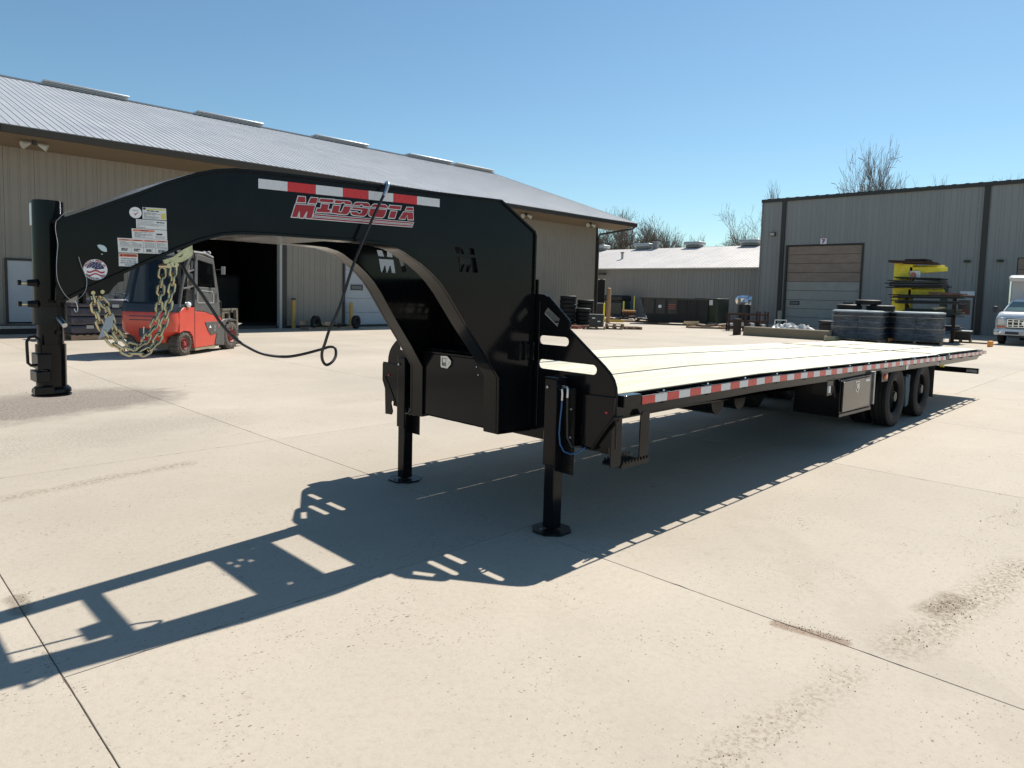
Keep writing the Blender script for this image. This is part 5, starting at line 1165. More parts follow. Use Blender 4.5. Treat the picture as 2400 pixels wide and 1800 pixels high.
fork_wheel(0.07, 0.135, 0.272, 0.27, 'rear', 1); fork_wheel(0.07, 1.145, 0.272, 0.27, 'rear', -1)
fork_wheel(2.05, 0.12, 0.345, 0.24, 'front', 1); fork_wheel(2.05, 1.17, 0.345, 0.24, 'front', -1)
MB().box(-0.05, 0.4, 0.25, 1.03, 0.14, 0.40).build('rear_axle', FMAST, FK); MB().box(0.4, 2.0, 0.2, 1.1, 0.10, 0.5).build('chassis', mat('black_chassis', (0.02, 0.02, 0.02), 0.6, 0, 0.1), FK)
sec(MB(), [(1.27, 0.16), (1.70, 0.13), (1.70, 0.55), (1.80, 0.69), (2.05, 0.735), (2.28, 0.70), (2.30, 0.73), (2.05, 0.775), (1.70, 0.775), (1.60, 0.74), (1.38, 0.53)], 0.0, 0.24).build('front_fender', FGREY, FK, bevel=0.015)
sec(MB(), [(1.27, 0.16), (1.70, 0.13), (1.70, 0.75), (1.60, 0.74), (1.38, 0.53)], 1.04, 1.28).build('front_fender', FGREY, FK)
# seat, wheel and controls inside
sec(MB(), [(0.45, 1.0), (0.95, 1.0), (0.95, 1.15), (0.60, 1.18), (0.48, 1.75), (0.38, 1.75), (0.42, 1.1)], 0.42, 0.88).build('seat', mat('seat_cloth', (0.05, 0.035, 0.035), 0.8, 0, 0.2), FK, bevel=0.03)
MB().tube([(1.10+0.0*k, 0.64+0.17*math.cos(2*math.pi*k/20), 1.50+0.15*math.sin(2*math.pi*k/20)) for k in range(20)], 0.014, 6, closed=True).build('steering_wheel', INK, FK)
MB().cyl((1.4, 0.64, 1.0), (1.1, 0.64, 1.5), 0.035, n=10).build('steering_column', INK, FK)
MB().box(1.38, 1.48, 0.2, 1.08, 0.95, 1.30).build('dashboard', FGREY, FK)
# mast, carriage, forks
for y in (0.30, 0.90): MB().box(1.58, 1.70, y, y+0.09, 0.12, 2.20).build('mast_channel', FMAST, FK)
for z in (0.55, 0.98, 2.1): MB().box(1.60, 1.68, 0.39, 0.90, z, z+0.09).build('mast_tie', FMAST, FK)
for y in (0.02, 1.18): MB().box(1.66, 2.36, y, y+0.06, 0.985, 1.03).build('side_shift_bar', FMAST, FK)
cg = frame([(1.66, 0.98), (2.04, 0.98), (2.04, 0.50), (1.66, 0.50)], [(1.73, 0.91), (1.97, 0.91), (1.97, 0.57), (1.73, 0.57)], 0.04, 0.10).build('load_backrest', FMAST, FK)
for z in (0.50, 0.93): MB().box(2.04, 2.10, 0.0, 1.28, z, z+0.09).build('carriage_bar', FMAST, FK)
sec(MB(), [(2.30, 1.02), (2.38, 1.02), (2.40, 0.43), (2.34, 0.40), (2.32, 0.6)], 0.02, 0.10).build('clamp_arm', FMAST, FK)
for y in (0.25, 0.93): sec(MB(), [(2.10, 0.95), (2.15, 0.95), (2.15, 0.115), (3.1, 0.08), (3.1, 0.06), (2.10, 0.06)], y, y+0.12).build('fork', FMAST, FK)
sec(MB(), [(2.38, 0.66), (2.64, 0.63), (2.40, 0.58)], 0.04, 0.07).build('pointer_lug', mat('pale_lug', (0.4, 0.38, 0.33), 0.5, 0, 0.1), FK)
MB().tube([(1.52, 0.1, 1.0), (1.50, 0.06, 1.18), (1.58, 0.06, 1.22), (1.68, 0.08, 1.20), (1.72, 0.1, 1.05)], 0.012, 6).build('grab_rail', INK, FK)
MB().lathe([(0, -0.05), (0.055, -0.03), (0.065, 0), (0.05, 0.04), (0, 0.05)], (0.19, -0.005, 1.15), 'y', 14).build('white_filler_cap', WHITE, FK)

# ------------------------------------------------------------------ pallets, tyres and stock in the yard
rs = random.Random(21)
def pallet_parts(parent, w=1.2, d=1.0, h=0.13, mt=OLDW, z=0.0):
    for k in range(3): MB().box(-w/2, w/2, -d/2+k*(d-0.09)/2, -d/2+k*(d-0.09)/2+0.09, z+0.02, z+h-0.02).build('bearer', mt, parent)
    n = max(5, int(w/0.16)); me = MB().box(-0.055, 0.055, -d/2, d/2, 0, 0.019).mesh('slat', mt)
    for k in range(n): put('slat', me, parent, loc=(-w/2+0.055+k*(w-0.11)/(n-1), 0, z+h-0.019))
    for k in (0, n//2, n-1): put('slat', me, parent, loc=(-w/2+0.055+k*(w-0.11)/(n-1), 0, z))
YRUB = mat('stacked_tyre_rubber', (0.010, 0.011, 0.011), 0.6, 0, 0.2, 8, 0, 60, 0.25)
BT = MB().lathe([(0.27, -0.10), (0.30, -0.115), (0.40, -0.12), (0.455, -0.10), (0.475, -0.08), (0.475, 0.08), (0.455, 0.10), (0.40, 0.12), (0.30, 0.115), (0.27, 0.10)], (0, 0, 0), 'z', 26, closed=True).mesh('tyre', YRUB)
def rbox(hw, hd, h, r, z0, wob=0.02, n=5, lay=9):
    m = MB(); v = []; f = []
    for i in range(lay+3):
        if i <= lay: z = z0+h*i/lay; e = wob*math.sin(i*2.1)
        else: z = z0+h+0.015*(i-lay); e = -0.06*(i-lay)
        L = []
        for cx, cy, a0 in ((hw-r, hd-r, 0), (-hw+r, hd-r, 90), (-hw+r, -hd+r, 180), (hw-r, -hd+r, 270)):
            for k in range(n): a = R(a0+90*k/(n-1)); L.append((cx+(r+e)*math.cos(a), cy+(r+e)*math.sin(a), z))
        N = len(L); v += L
    for i in range(lay+2): f += [(i*N+k, i*N+(k+1) % N, (i+1)*N+(k+1) % N, (i+1)*N+k) for k in range(N)]
    f.append(tuple((lay+2)*N+k for k in range(N))); return m.add(v, f)
BLUED = mat('blue_tinted_sleeve', (0.05, 0.08, 0.17), 0.5, 0, 0.3, 5)
def wrapped(loc, rz, label, ns=5):
    t = thing('wrapped_tyre_pallet', label, 'pallet', loc, rz, group='film-wrapped pallets of tyres beyond the deck')
    pallet_parts(t, 1.86, 1.86)
    for i in (-1, 1):
        for j in (-1, 1):
            for k in range(ns):
                put('tyre', BT, t, loc=(i*0.468, j*0.468, 0.26+k*0.222))
                if k: MB().cyl((i*0.468, j*0.468, 0.26+k*0.222-0.116), (i*0.468, j*0.468, 0.26+k*0.222-0.090), 0.512, n=20).build('layer_card', CARD if (k+i) % 2 else BLUED, t)
    rbox(0.985, 0.985, ns*0.222-0.02, 0.40, 0.14).build('stretch_film', FILM, t)
    rbox(0.975, 0.975, 0.05, 0.38, 0.14+ns*0.222-0.05, 0.0, lay=2).build('bright_film_top', mat('sunlit_film', (0.42, 0.47, 0.48), 0.25, 0, 0.15, 4, 0.3, 12), t)  # pale opaque sheet, its colour paints in the sun caught by the top
    return t
wrapped((30.05, 9.55, 0), 0.08, 'left of the two big stretch-wrapped tyre pallets, with loose tyres lying on top')
wrapped((31.35, 7.85, 0), 0.20, 'right of the two big stretch-wrapped tyre pallets, nothing on top, beside the yellow rack')
def tyre_thing(loc, rot, label, mt=None, sc=1.0):
    o = put('loose_tyre', BT, None, loc=loc, rot=rot); o.scale = (sc, sc, sc*0.85)
    return tag(o, label, 'tyre', 'loose tyres on the wrapped pallet')
tyre_thing((29.85, 9.98, 1.40), (0, 0, 0), 'loose tyre lying flat at the left on the wrapped pallet')
tyre_thing((30.25, 8.92, 1.39), (0, 0, 1), 'loose tyre lying flat at the right on the wrapped pallet', sc=1.1)
tyre_thing((30.1, 9.35, 1.60), (0, 0, 2), 'loose tyre on top of two others, highest of the pile')
# black upright tyre bundle between the two pallets
t = thing('dark_tyre_bundle', 'dark shaded stack of tyres in the gap between the wrapped pallets', 'tyre stack', (31.4, 9.35, 0))
for k in range(6): put('tyre', BT, t, loc=(0, 0, 0.12+0.235*k)).scale = (0.95, 0.95, 0.95)
tag(MB().box(30.0, 30.6, 8.42, 8.50, 0.10, 0.19).build('orange_timber', mat('orange_timber', (0.62, 0.22, 0.05), 0.6, 0, 0.1), None), 'short orange painted timber lying between the wrapped pallets', 'timber')
tag(MB().box(28.7, 29.3, 10.05, 10.5, 0.0, 0.20).build('pale_block', PALEW, None, bevel=0.01), 'pale timber block on the ground left of the wrapped pallets', 'block')

# tyre stacks and crates at the corner of the workshop
def tstack(loc, n, label, sc=0.85, cap=False):
    t = thing('tyre_stack', label, 'tyre stack', loc, group='tyre stacks at the workshop corner')
    pallet_parts(t, 1.0, 1.0)
    for k in range(n): put('tyre', BT, t, loc=(rs.uniform(-0.015, 0.015), rs.uniform(-0.015, 0.015), 0.25+k*0.2), rot=(0, 0, k)).scale = (sc, sc, 0.86)
    return t
tstack((26.25, 22.0, 0), 7, 'tallest black tyre stack by the workshop corner', 0.86)
tstack((28.9, 23.0, 0), 6, 'middle-height tyre stack against the wall by the downpipe', 0.95)
tstack((26.9, 21.55, 0), 4, 'shorter tyre stack in front, right of the tallest one', 0.80)
t = thing('parts_crate', 'black plastic-wrapped parts crate on a pallet with small white labels', 'crate', (26.2, 20.15, 0), 0.6)
pallet_parts(t, 1.0, 0.9)
MB().box(-0.38, 0.38, -0.33, 0.33, 0.135, 0.66).build('crate_body', mat('black_shrink_wrap', (0.009, 0.010, 0.011), 0.3, 0, 0.2, 4), t, bevel=0.02)
MB().box(-0.40, 0.40, -0.35, 0.35, 0.66, 0.70).build('crate_lid', mat('grey_lid', (0.10, 0.105, 0.105), 0.5, 0, 0.2), t, bevel=0.01)
for x, y, z in ((-0.30, -0.338, 0.40), (-0.22, -0.338, 0.22), (0.10, -0.338, 0.60), (0.25, -0.338, 0.45)): MB().box(x, x+0.11, y, y+0.006, z, z+0.05).build('crate_label', OFFW, t)
for x, y, z in ((-0.388, 0.05, 0.50), (-0.388, -0.20, 0.35)): MB().box(x, x+0.006, y, y+0.14, z, z+0.05).build('crate_label', OFFW, t)
for i, (x, y, rz, n) in enumerate(((27.1, 19.75, 0.5, 2), (27.9, 19.35, 0.9, 1), (25.4, 20.9, 0.3, 1))):
    for k in range(n):
        t = thing('pallet', ('empty weathered pallet, upper one of the pair right of the parts crate' if k else 'empty weathered pallet, lower one of the pair right of the parts crate') if i == 0 else ('lone weathered pallet at the right end of the corner pile' if i == 1 else 'reddish pallet lying in front of the tyre stacks'), 'pallet', (x, y, 0.13*k), rz+0.2*k, group='empty pallets by the workshop corner'); pallet_parts(t, 0.95, 0.85, mt=OLDW if i < 2 else mat('red_pallet', (0.22, 0.07, 0.05), 0.8, 0, 0.2))
def bollard(loc, h, r, mt, label, cap=None):
    t = thing('bollard', label, 'bollard', loc)
    m = MB(); m.lathe([(r, 0), (r, h-r*0.6), (r*0.8, h-r*0.2), (r*0.4, h), (0, h+0.01)] if not cap else [(r, 0), (r, h)], (0, 0, 0), 'z', 16); m.build('post', mt, t)
    if cap: MB().lathe([(r*1.08, h-0.02), (r*1.08, h+0.05), (0, h+0.06)], (0, 0, 0), 'z', 16).build('cap', cap, t)
bollard((13.13, 24.95, 0), 1.13, 0.075, YELB, 'slim yellow bollard with a dark cap beside the open workshop door', INK)
bollard((15.72, 24.95, 0), 1.04, 0.075, YELB, 'slim yellow bollard standing at the edge of the white overhead door', None)
bollard((32.75, 24.35, 0), 2.05, 0.125, TANB, 'tall round-topped tan bollard at the workshop corner')
bollard((42.6, 18.35, 0), 0.95, 0.14, PALEB, 'pale cream bollard left of overhead door 7')
bollard((34.0, 25.6, 0), 1.15, 0.05, YEL, 'thin bright yellow post just right of the tall tan bollard')
# trolley with yellow stakes
t = thing('stake_trolley', 'low brown trolley with three upright yellow stakes', 'trolley', (39.9, 27.9, 0), 0.65)
MB().box(-0.75, 0.75, -0.45, 0.45, 0.50, 0.62).build('bed', mat('orange_brown_bed', (0.33, 0.17, 0.06), 0.7, 0, 0.2), t)
MB().box(-0.75, 0.75, -0.40, 0.40, 0.22, 0.50).build('frame', RUST, t)
for x, y, h in ((-0.70, 0.38, 1.25), (0.25, 0.38, 1.22), (0.70, -0.38, 1.62)): MB().box(x-0.035, x+0.035, y-0.035, y+0.035, 0.6, h).build('stake', mat('bright_yellow_stake', (0.55, 0.55, 0.08), 0.5, 0, 0.08), t)
for x in (-0.55, 0.55):
    for y in (-0.4, 0.4): MB().lathe([(0.12, -0.04), (0.14, 0), (0.12, 0.04), (0, 0.04)], (x, y, 0.14), 'y', 14).build('wheel', RUBBER, t)
# dark machinery by the shed wall
t = thing('covered_machine', 'dark covered machine with a rounded black top against the shed wall', 'machine', (43.6, 31.6, 0), 0.0)
MB().box(-0.6, 0.6, -0.85, 0.75, 0.1, 1.15).build('body', mat('dark_teal_body', (0.03, 0.045, 0.045), 0.4, 0, 0.2), t, bevel=0.1)
MB().box(-0.68, 0.68, -0.9, 0.85, 1.18, 1.66).build('cover', mat('black_cover', (0.015, 0.018, 0.018), 0.5, 0, 0.2), t, bevel=0.16)
MB().box(-0.5, 0.5, 0.9, 2.0, 0.1, 1.0).build('rear_unit', mat('black_cover', (0.015, 0.018, 0.018)), t, bevel=0.06); MB().box(-0.55, -0.45, 1.0, 1.8, 0.98, 1.03).build('pale_edge', WHITE, t)
# scrap rows on the ground
def scrap(loc, rz, L, label, mts, seed, n=16, h=0.35, w=0.8, cat='scrap', name='scrap_pile'):
    t = thing(name, label, cat, loc, rz); q = random.Random(seed)
    for k in range(n):
        a, b, c = q.uniform(0.2, 0.9), q.uniform(0.06, 0.3), q.uniform(0.04, 0.16)
        o = MB().obox((0, 0, 0), (a, b, c)).build('steel_offcut', q.choice(mts), t, loc=(q.uniform(-L/2, L/2), q.uniform(-w/2, w/2), c/2+q.uniform(0, h)), rot=(q.uniform(-0.15, 0.15), q.uniform(-0.12, 0.12), q.uniform(-0.9, 0.9)))
    MB().box(-L/2, L/2, -w/2, w/2, 0, 0.10).build('timber_bearer', OLDW, t)
scrap((35.2, 25.6, 0), -0.9, 3.2, 'low row of dark steel offcuts in front of the yellow-staked trolley', [BLACKM, RUST, TRIM, OLDW], 4, 24)
scrap((36.6, 23.6, 0), -0.9, 1.6, 'heap of brown and white offcuts left of the open dumpster', [RUST, WHITE, TRIM, GALV], 6, 14, 0.3)
tag(MB().obox((33.9, 25.3, 0.07), (2.2, 0.16, 0.14), Matrix.Rotation(-0.6, 3, 'Z')).build('yellow_curb_bar', mat('curb_yellow', (0.55, 0.38, 0.06), 0.6, 0, 0.1), None), 'long yellow painted kerb bar lying by the tan bollard', 'kerb')

# dumpster
DU = thing('dumpster', 'long open-topped black dumpster with a sloped left end and red warning panel', 'dumpster', (36.2, 21.9, 0), math.atan2(-0.83, 0.55))
pr = [(-2.1, 1.55), (-1.95, 0.95), (-1.6, 0.12), (1.75, 0.12), (1.75, 1.50)]
DBL = mat('dumpster_black', (0.008, 0.0075, 0.007), 0.6, 0, 0.25, 3, dust=0.02); DGR = mat('dumpster_grey_side', (0.045, 0.040, 0.036), 0.6, 0, 0.2, 3, dust=0.1)
m = MB().plate(pr, [], lambda a, b, d: Vector((a, d, b)), -0.80, -0.77); m.build('front_side', DBL, DU)
MB().plate(pr, [], lambda a, b, d: Vector((a, d, b)), 0.77, 0.80).build('rear_side', DBL, DU)
MB().box(-1.6, 1.75, -0.77, 0.77, 0.10, 0.14).build('floor', DBL, DU); MB().box(1.72, 1.75, -0.77, 0.77, 0.12, 1.50).build('end_panel', DBL, DU)
m = MB().strip([(-2.1, 1.55), (-1.95, 0.95), (-1.6, 0.12)], lambda a, b, d: Vector((a, d, b)), -0.77, 0.77, 0.03); m.build('sloped_end', DGR, DU)
MB().box(-2.18, 1.79, -0.87, -0.80, 1.47, 1.56).build('top_rail', DGR, DU)
for k, x in enumerate((-1.32, -0.65, 0.02, 0.6, 1.15)): MB().box(x, x+0.10, -0.87, -0.801, 0.14, 1.47).build('rib', DBL if k < 3 else DBL, DU)
for a, b in ((-1.92, -1.33), (-1.21, -0.66), (-0.54, 0.01)): MB().box(a, b, -0.815, -0.802, 0.62, 1.46).build('grey_panel', DGR, DU)
MB().lathe([(0, -0.008), (0.095, -0.008), (0.10, 0)], (-0.98, -0.816, 1.05), 'y', 20).build('round_sticker', WHITE, DU)
m = MB()
for k in range(3): MB().box(-0.50, -0.06 if k == 0 else -0.10, -0.824, -0.816, 1.14-0.12*k, 1.21-0.12*k).build('red_warning_line', mat('faded_red_print', (0.30, 0.09, 0.06), 0.6, 0, 0.1), DU)
# transformer / cabinet on pallets, wrapped reel, brown racks
t = thing('green_cabinet', 'tall dark green steel cabinet with a small white notice, standing on pallets', 'cabinet', (37.35, 20.2, 0), 0.0)
pallet_parts(t, 1.7, 1.7); MB().box(-0.7, 0.7, -0.72, 0.78, 0.16, 1.60).build('cabinet_body', GREENP, t, bevel=0.03); MB().box(-0.72, 0.72, -0.74, 0.80, 0.12, 0.18).build('cabinet_base', GALV, t)
MB().box(-0.712, -0.70, -0.42, -0.20, 1.20, 1.50).build('notice', WHITE, t); MB().box(-0.72, -0.70, -0.05, 0.02, 0.7, 0.8).build('handle', INK, t)
t = thing('foil_topped_drum', 'dark upright drum wrapped in shiny silver foil right of the green cabinet', 'drum', (39.0, 19.0, 0))
MB().lathe([(0.37, 0), (0.37, 1.55), (0, 1.6)], (0, 0, 0), 'z', 20).build('drum', mat('drum_dark', (0.03, 0.03, 0.025), 0.5, 0, 0.2), t)
q = random.Random(3); m = MB()
rings = []
for i, (r, z) in enumerate(((0.40, 1.25), (0.43, 1.45), (0.46, 1.62), (0.36, 1.76), (0.10, 1.80))):
    rings.append([(r*(1+q.uniform(-0.15, 0.15))*math.cos(2*math.pi*k/14), r*(1+q.uniform(-0.15, 0.15))*math.sin(2*math.pi*k/14)*1.1, z+q.uniform(-0.05, 0.05)) for k in range(14)])
m.add([p for L in rings for p in L], [(i*14+k, i*14+(k+1) % 14, (i+1)*14+(k+1) % 14, (i+1)*14+k) for i in range(4) for k in range(14)]+[tuple(56+k for k in range(14))])
m.build('foil_cover', mat('silver_foil', (0.75, 0.76, 0.78), 0.25, 0.9, 0.1, 8), t, smooth=False)
scrap((33.4, 18.1, 0), -0.9, 2.4, 'flat stack of weathered pallets and timbers before the green cabinet', [OLDW, OLDW, PALEW], 9, 14, 0.22, 1.0, 'pallets', 'timber_stack')
t = thing('brown_stillage', 'rusty brown steel stillage rack standing behind the concrete barrier', 'rack', (33.0, 15.9, 0), -0.95)
for x in (-0.9, -0.1, 0.55, 0.95):
    for y in (-0.35, 0.35): MB().box(x-0.04, x+0.04, y-0.04, y+0.04, 0, 1.0 if x > 0 else 0.85).build('upright', RUST, t)
for z in (0.15, 0.45, 0.80):
    for y in (-0.35, 0.35): MB().box(-0.95, 0.98, y-0.03, y+0.03, z, z+0.08).build('rail', RUST, t)
for k in range(7): MB().box(-0.88+0.26*k, -0.70+0.26*k, -0.30, 0.30, 0.24, 0.36+0.05*(k % 3)).build('stored_part', BLACKM if k % 2 else GALV, t)
t = thing('dark_gatepost', 'short dark steel post at the left end of the concrete barrier', 'post', (28.9, 14.35, 0)); MB().box(-0.16, 0.16, -0.12, 0.12, 0, 0.72).build('post', mat('dark_rust', (0.03, 0.015, 0.01), 0.7, 0, 0.2), t, bevel=0.01)
# concrete barrier
m = MB().plate([(-0.25, 0), (0.25, 0), (0.20, 0.36), (0.14, 0.40), (-0.14, 0.40), (-0.20, 0.36)], [], lambda a, b, d: Vector((a, d, b)), -1.86, 1.86)
br = m.build('concrete_barrier', CONC2, None, loc=(29.15, 12.2, 0), rot=(0, 0, 0.03), bevel=0.02); tag(br, 'long low weathered concrete barrier lying behind the trailer deck', 'barrier')
t = thing('tarped_heap', 'heap under crumpled white tarpaulin on top of timbers behind the barrier', 'tarpaulin', (31.6, 13.0, 0), -0.95)
q = random.Random(8); nx, ny = 22, 8; v = []
for j in range(ny):
    for i in range(nx):
        x = -1.0+2.0*i/(nx-1); y = -0.4+0.8*j/(ny-1); e = max(0, 1-(y/0.42)**2)*max(0, 1-(x/1.02)**4)
        v.append((x, y, 0.22+0.26*e+q.uniform(-0.05, 0.09)*(0.3+e)))
MB().add(v, [(j*nx+i, j*nx+i+1, (j+1)*nx+i+1, (j+1)*nx+i) for j in range(ny-1) for i in range(nx-1)]).build('tarpaulin', TARP, t, smooth=False); MB().box(-0.95, 0.95, -0.38, 0.38, 0, 0.24).build('load', BLACKM, t)
t = thing('picture_frame_panel', 'open rectangular steel frame leaning back behind the barrier', 'frame', (32.4, 13.9, 0), -0.95, rot=None)
frame([(-0.32, 0), (0.32, 0), (0.28, 0.55), (-0.28, 0.55)], [(-0.26, 0.06), (0.26, 0.06), (0.23, 0.50), (-0.23, 0.50)], -0.02, 0.02).build('frame_bars', GALV, t, loc=(0, 0, 0.12))
MB().box(-0.2, 0.2, -0.15, 0.15, 0, 0.12).build('pale_base', TARP, t)
t = thing('black_tote', 'black lidded tote box between the tarpaulin heap and the wrapped pallets', 'box', (30.9, 10.9, 0), 0.1)
MB().box(-0.4, 0.4, -0.52, 0.52, 0, 0.62).build('tote_body', mat('tote_black', (0.03, 0.028, 0.026), 0.6, 0, 0.2), t, bevel=0.03); MB().box(-0.44, 0.44, -0.56, 0.56, 0.63, 0.76).build('tote_lid', mat('tote_lid', (0.022, 0.022, 0.022), 0.5, 0, 0.2), t, bevel=0.04)
# yellow cantilever rack with steel stock
CR = thing('cantilever_rack', 'tall yellow cantilever rack loaded with dark steel sheets and beams', 'rack', (33.8, 9.2, 0))
YR_ = lambda mb, nm, mt=YEL: mb.build(nm, mt, CR, world=True, bevel=0.01)
YR_(MB().box(33.9, 34.15, 9.20, 9.55, 0.0, 3.42), 'column'); YR_(MB().box(33.5, 33.9, 8.70, 9.19, 0.0, 3.30), 'column'); YR_(MB().box(33.2, 33.5, 8.9, 9.1, 0, 0.2), 'base_foot')
for z, L_, x in ((3.10, 1.40, 33.5), (3.20, 1.2, 33.95), (2.14, 1.35, 33.5), (2.20, 1.2, 33.95), (1.48, 0.1, 33.5)):
    mm_ = MB().plate([(0, 0), (0, -0.26), (-0.10, -0.22), (-L_, -0.10), (-L_, 0.07), (0, 0.07)], [], lambda a, b, d: Vector((x+d, 8.82+a, z+b)), 0, 0.18); YR_(mm_, 'arm')
q = random.Random(12)
def sheets(y0, y1, z, n, mts, tilt=0.0, nm='steel_sheet'):
    for k in range(n):
        c = q.choice(mts); a, b = y0+q.uniform(-0.15, 0.15), y1+q.uniform(-0.15, 0.15)
        MB().box(-0.8, 0.6, -(b-a)/2, (b-a)/2, 0, 0.045).build(nm, c, CR, loc=Vector((33.7, (a+b)/2, z+0.05*k))-Vector((33.8, 9.2, 0)), rot=(tilt+q.uniform(-0.03, 0.03), 0, q.uniform(-0.05, 0.05)))
sheets(7.9, 9.5, 3.33, 2, [TRIM, RUST], 0.05); MB().box(33.0, 34.0, 8.1, 8.9, 3.44, 3.50).build('steel_sheet', BLACKM, CR, world=True)
sheets(7.4, 9.5, 2.28, 6, [BLACKM, TRIM, mat('blue_black_steel', (0.02, 0.03, 0.05), 0.4, 0, 0.2)]); sheets(7.5, 9.3, 2.62, 2, [BLACKM], 0.06)
sheets(6.7, 9.3, 1.84, 3, [BLACKM, RUST, TRIM]); sheets(6.7, 8.0, 2.0, 2, [mat('brown_board', (0.16, 0.08, 0.05), 0.7, 0, 0.2)], 0.05); sheets(6.9, 9.2, 1.60, 3, [BLACKM, TRIM])
sheets(6.9, 8.7, 1.10, 6, [BLACKM, TRIM, GREENP]); sheets(6.9, 8.4, 0.5, 4, [BLACKM, TRIM, mat('blue_black_steel', (0.02, 0.03, 0.05))])
MB().plate([(7.6, 1.36), (7.75, 1.45), (7.35, 1.50), (7.2, 1.46)], [], lambda a, b, d: Vector((32.9+d, a, b)), 0, 0.3).build('pale_bent_sheet', PALEW, CR, world=True)
for y in (6.95, 8.75): MB().box(33.1, 33.2, y-0.05, y+0.05, 0, 1.85).build('brown_frame_leg', RUST, CR, world=True)
MB().lathe([(0, -0.03), (0.11, -0.03), (0.12, 0.0)], (33.3, 8.62, 2.83), 'x', 16).build('red_reflector', REDLENS, CR, world=True); MB().box(33.33, 33.35, 8.35, 8.75, 2.72, 3.0).build('white_plate', WHITE, CR, world=True)
t = thing('short_crate', 'short dark crate with a pale lid standing right of the yellow rack', 'crate', (34.6, 6.95, 0), 0.15)
pallet_parts(t, 0.8, 0.8, 0.12); MB().box(-0.32, 0.32, -0.36, 0.36, 0.13, 0.46).build('crate_body', mat('dark_crate', (0.025, 0.025, 0.02), 0.6, 0, 0.2), t); MB().box(-0.38, 0.38, -0.40, 0.40, 0.46, 0.50).build('crate_lid', mat('pale_lid', (0.42, 0.42, 0.40), 0.5, 0, 0.1), t)
tag(MB().box(34.0, 34.12, 5.9, 6.6, 0.0, 0.06).build('timber_strip', OLDW, None), 'thin weathered timber strip on the ground by the short crate', 'timber')
tag(MB().box(31.9, 32.4, 5.40, 5.52, 0.0, 0.22).build('orange_block', mat('orange_block', (0.8, 0.30, 0.04), 0.6, 0, 0.1), None, bevel=0.02), 'small bright orange block on the ground left of the white truck', 'block')

# stock by the workshop wall at the left
t = thing('wrapped_roll_pallet', 'pallet of dark grey shrink-wrapped bales left of the forklift', 'pallet', (5.55, 22.2, 0), 0.05)
pallet_parts(t, 1.45, 1.2, 0.15)
for k in range(4): MB().box(-0.70, 0.70, -0.55, 0.55, 0.17+0.245*k, 0.405+0.245*k).build('bale', mat('purple_grey_wrap', (0.065, 0.062, 0.075), 0.3, 0, 0.25, 6), t, bevel=0.05)
for x, z in ((0.3, 0.90), (-0.35, 0.32)): MB().box(x, x+0.18, -0.565, -0.55, z, z+0.09).build('bale_label', GALV, t)
t = thing('tin_stack', 'tall stack of round tins in clear film beside the forklift', 'tins', (6.35, 22.5, 0))
pallet_parts(t, 0.7, 0.6, 0.14, PALEW)
for k in range(7): o = MB().lathe([(0, 0), (0.17, 0), (0.18, 0.01), (0.165, 0.02), (0.165, 0.135), (0.18, 0.145), (0.17, 0.155), (0, 0.155)], (0, 0, 0.15+0.165*k), 'z', 22).build('tin', STEEL if k % 2 else BLACKM, t); 
for z in (0.50, 0.85): MB().plate([(R(200), z), (R(270), z), (R(270), z+0.10), (R(200), z+0.10)], [], lambda a, b, d: Vector((0.169*math.cos(a), 0.169*math.sin(a), b)), 0, 0.001).build('red_label', mat('label_red', (0.4, 0.05, 0.05), 0.5, 0, 0.1), t) 
rbox(0.20, 0.20, 1.14, 0.12, 0.14).build('clear_film', FILM, t)
scrap((14.1, 24.1, 0), 0.05, 2.0, 'dark wheeled axle assemblies lying along the workshop wall', [BLACKM, GREENP, BLACKM, CARD], 31, 10, 0.22, 0.6, 'axles', 'axle_pile')
for i, (x, y) in enumerate(((13.55, 24.0), (15.35, 24.0))):
    t = thing('spare_wheel', 'dark wheel lying at the %s end of the axle pile' % ('left' if i == 0 else 'right'), 'wheel', (x, y, 0), 0.5, group='wheels at the axle pile')
    MB().lathe(tyre_prof(0.27, 0.14, 0.18, False), (0, 0, 0.27), 'y', 24, closed=True).build('tyre', RUBBER, t); MB().lathe([(0.14, -0.05), (0.10, -0.02), (0, -0.02)], (0, 0, 0.27), 'y', 16).build('hub', BLACKM, t)
scrap((2.3, 23.6, 0), 0.3, 1.2, 'stacked brown lumber and boxes at the far left edge of the yard', [OLDW, PALEW, CARD, TRIM], 17, 16, 1.1, 0.7, 'lumber', 'lumber_pile')
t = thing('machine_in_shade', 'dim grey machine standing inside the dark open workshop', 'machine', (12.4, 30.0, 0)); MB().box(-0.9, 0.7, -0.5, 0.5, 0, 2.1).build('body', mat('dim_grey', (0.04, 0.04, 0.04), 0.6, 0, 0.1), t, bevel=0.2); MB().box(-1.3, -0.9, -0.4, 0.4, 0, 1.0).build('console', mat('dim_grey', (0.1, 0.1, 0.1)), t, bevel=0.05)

# ------------------------------------------------------------------ white box truck at the right edge
TK = thing('box_truck', 'white box truck with chrome grille parked at the right edge of the yard', 'truck', (35.0, 4.75, 0), math.pi)
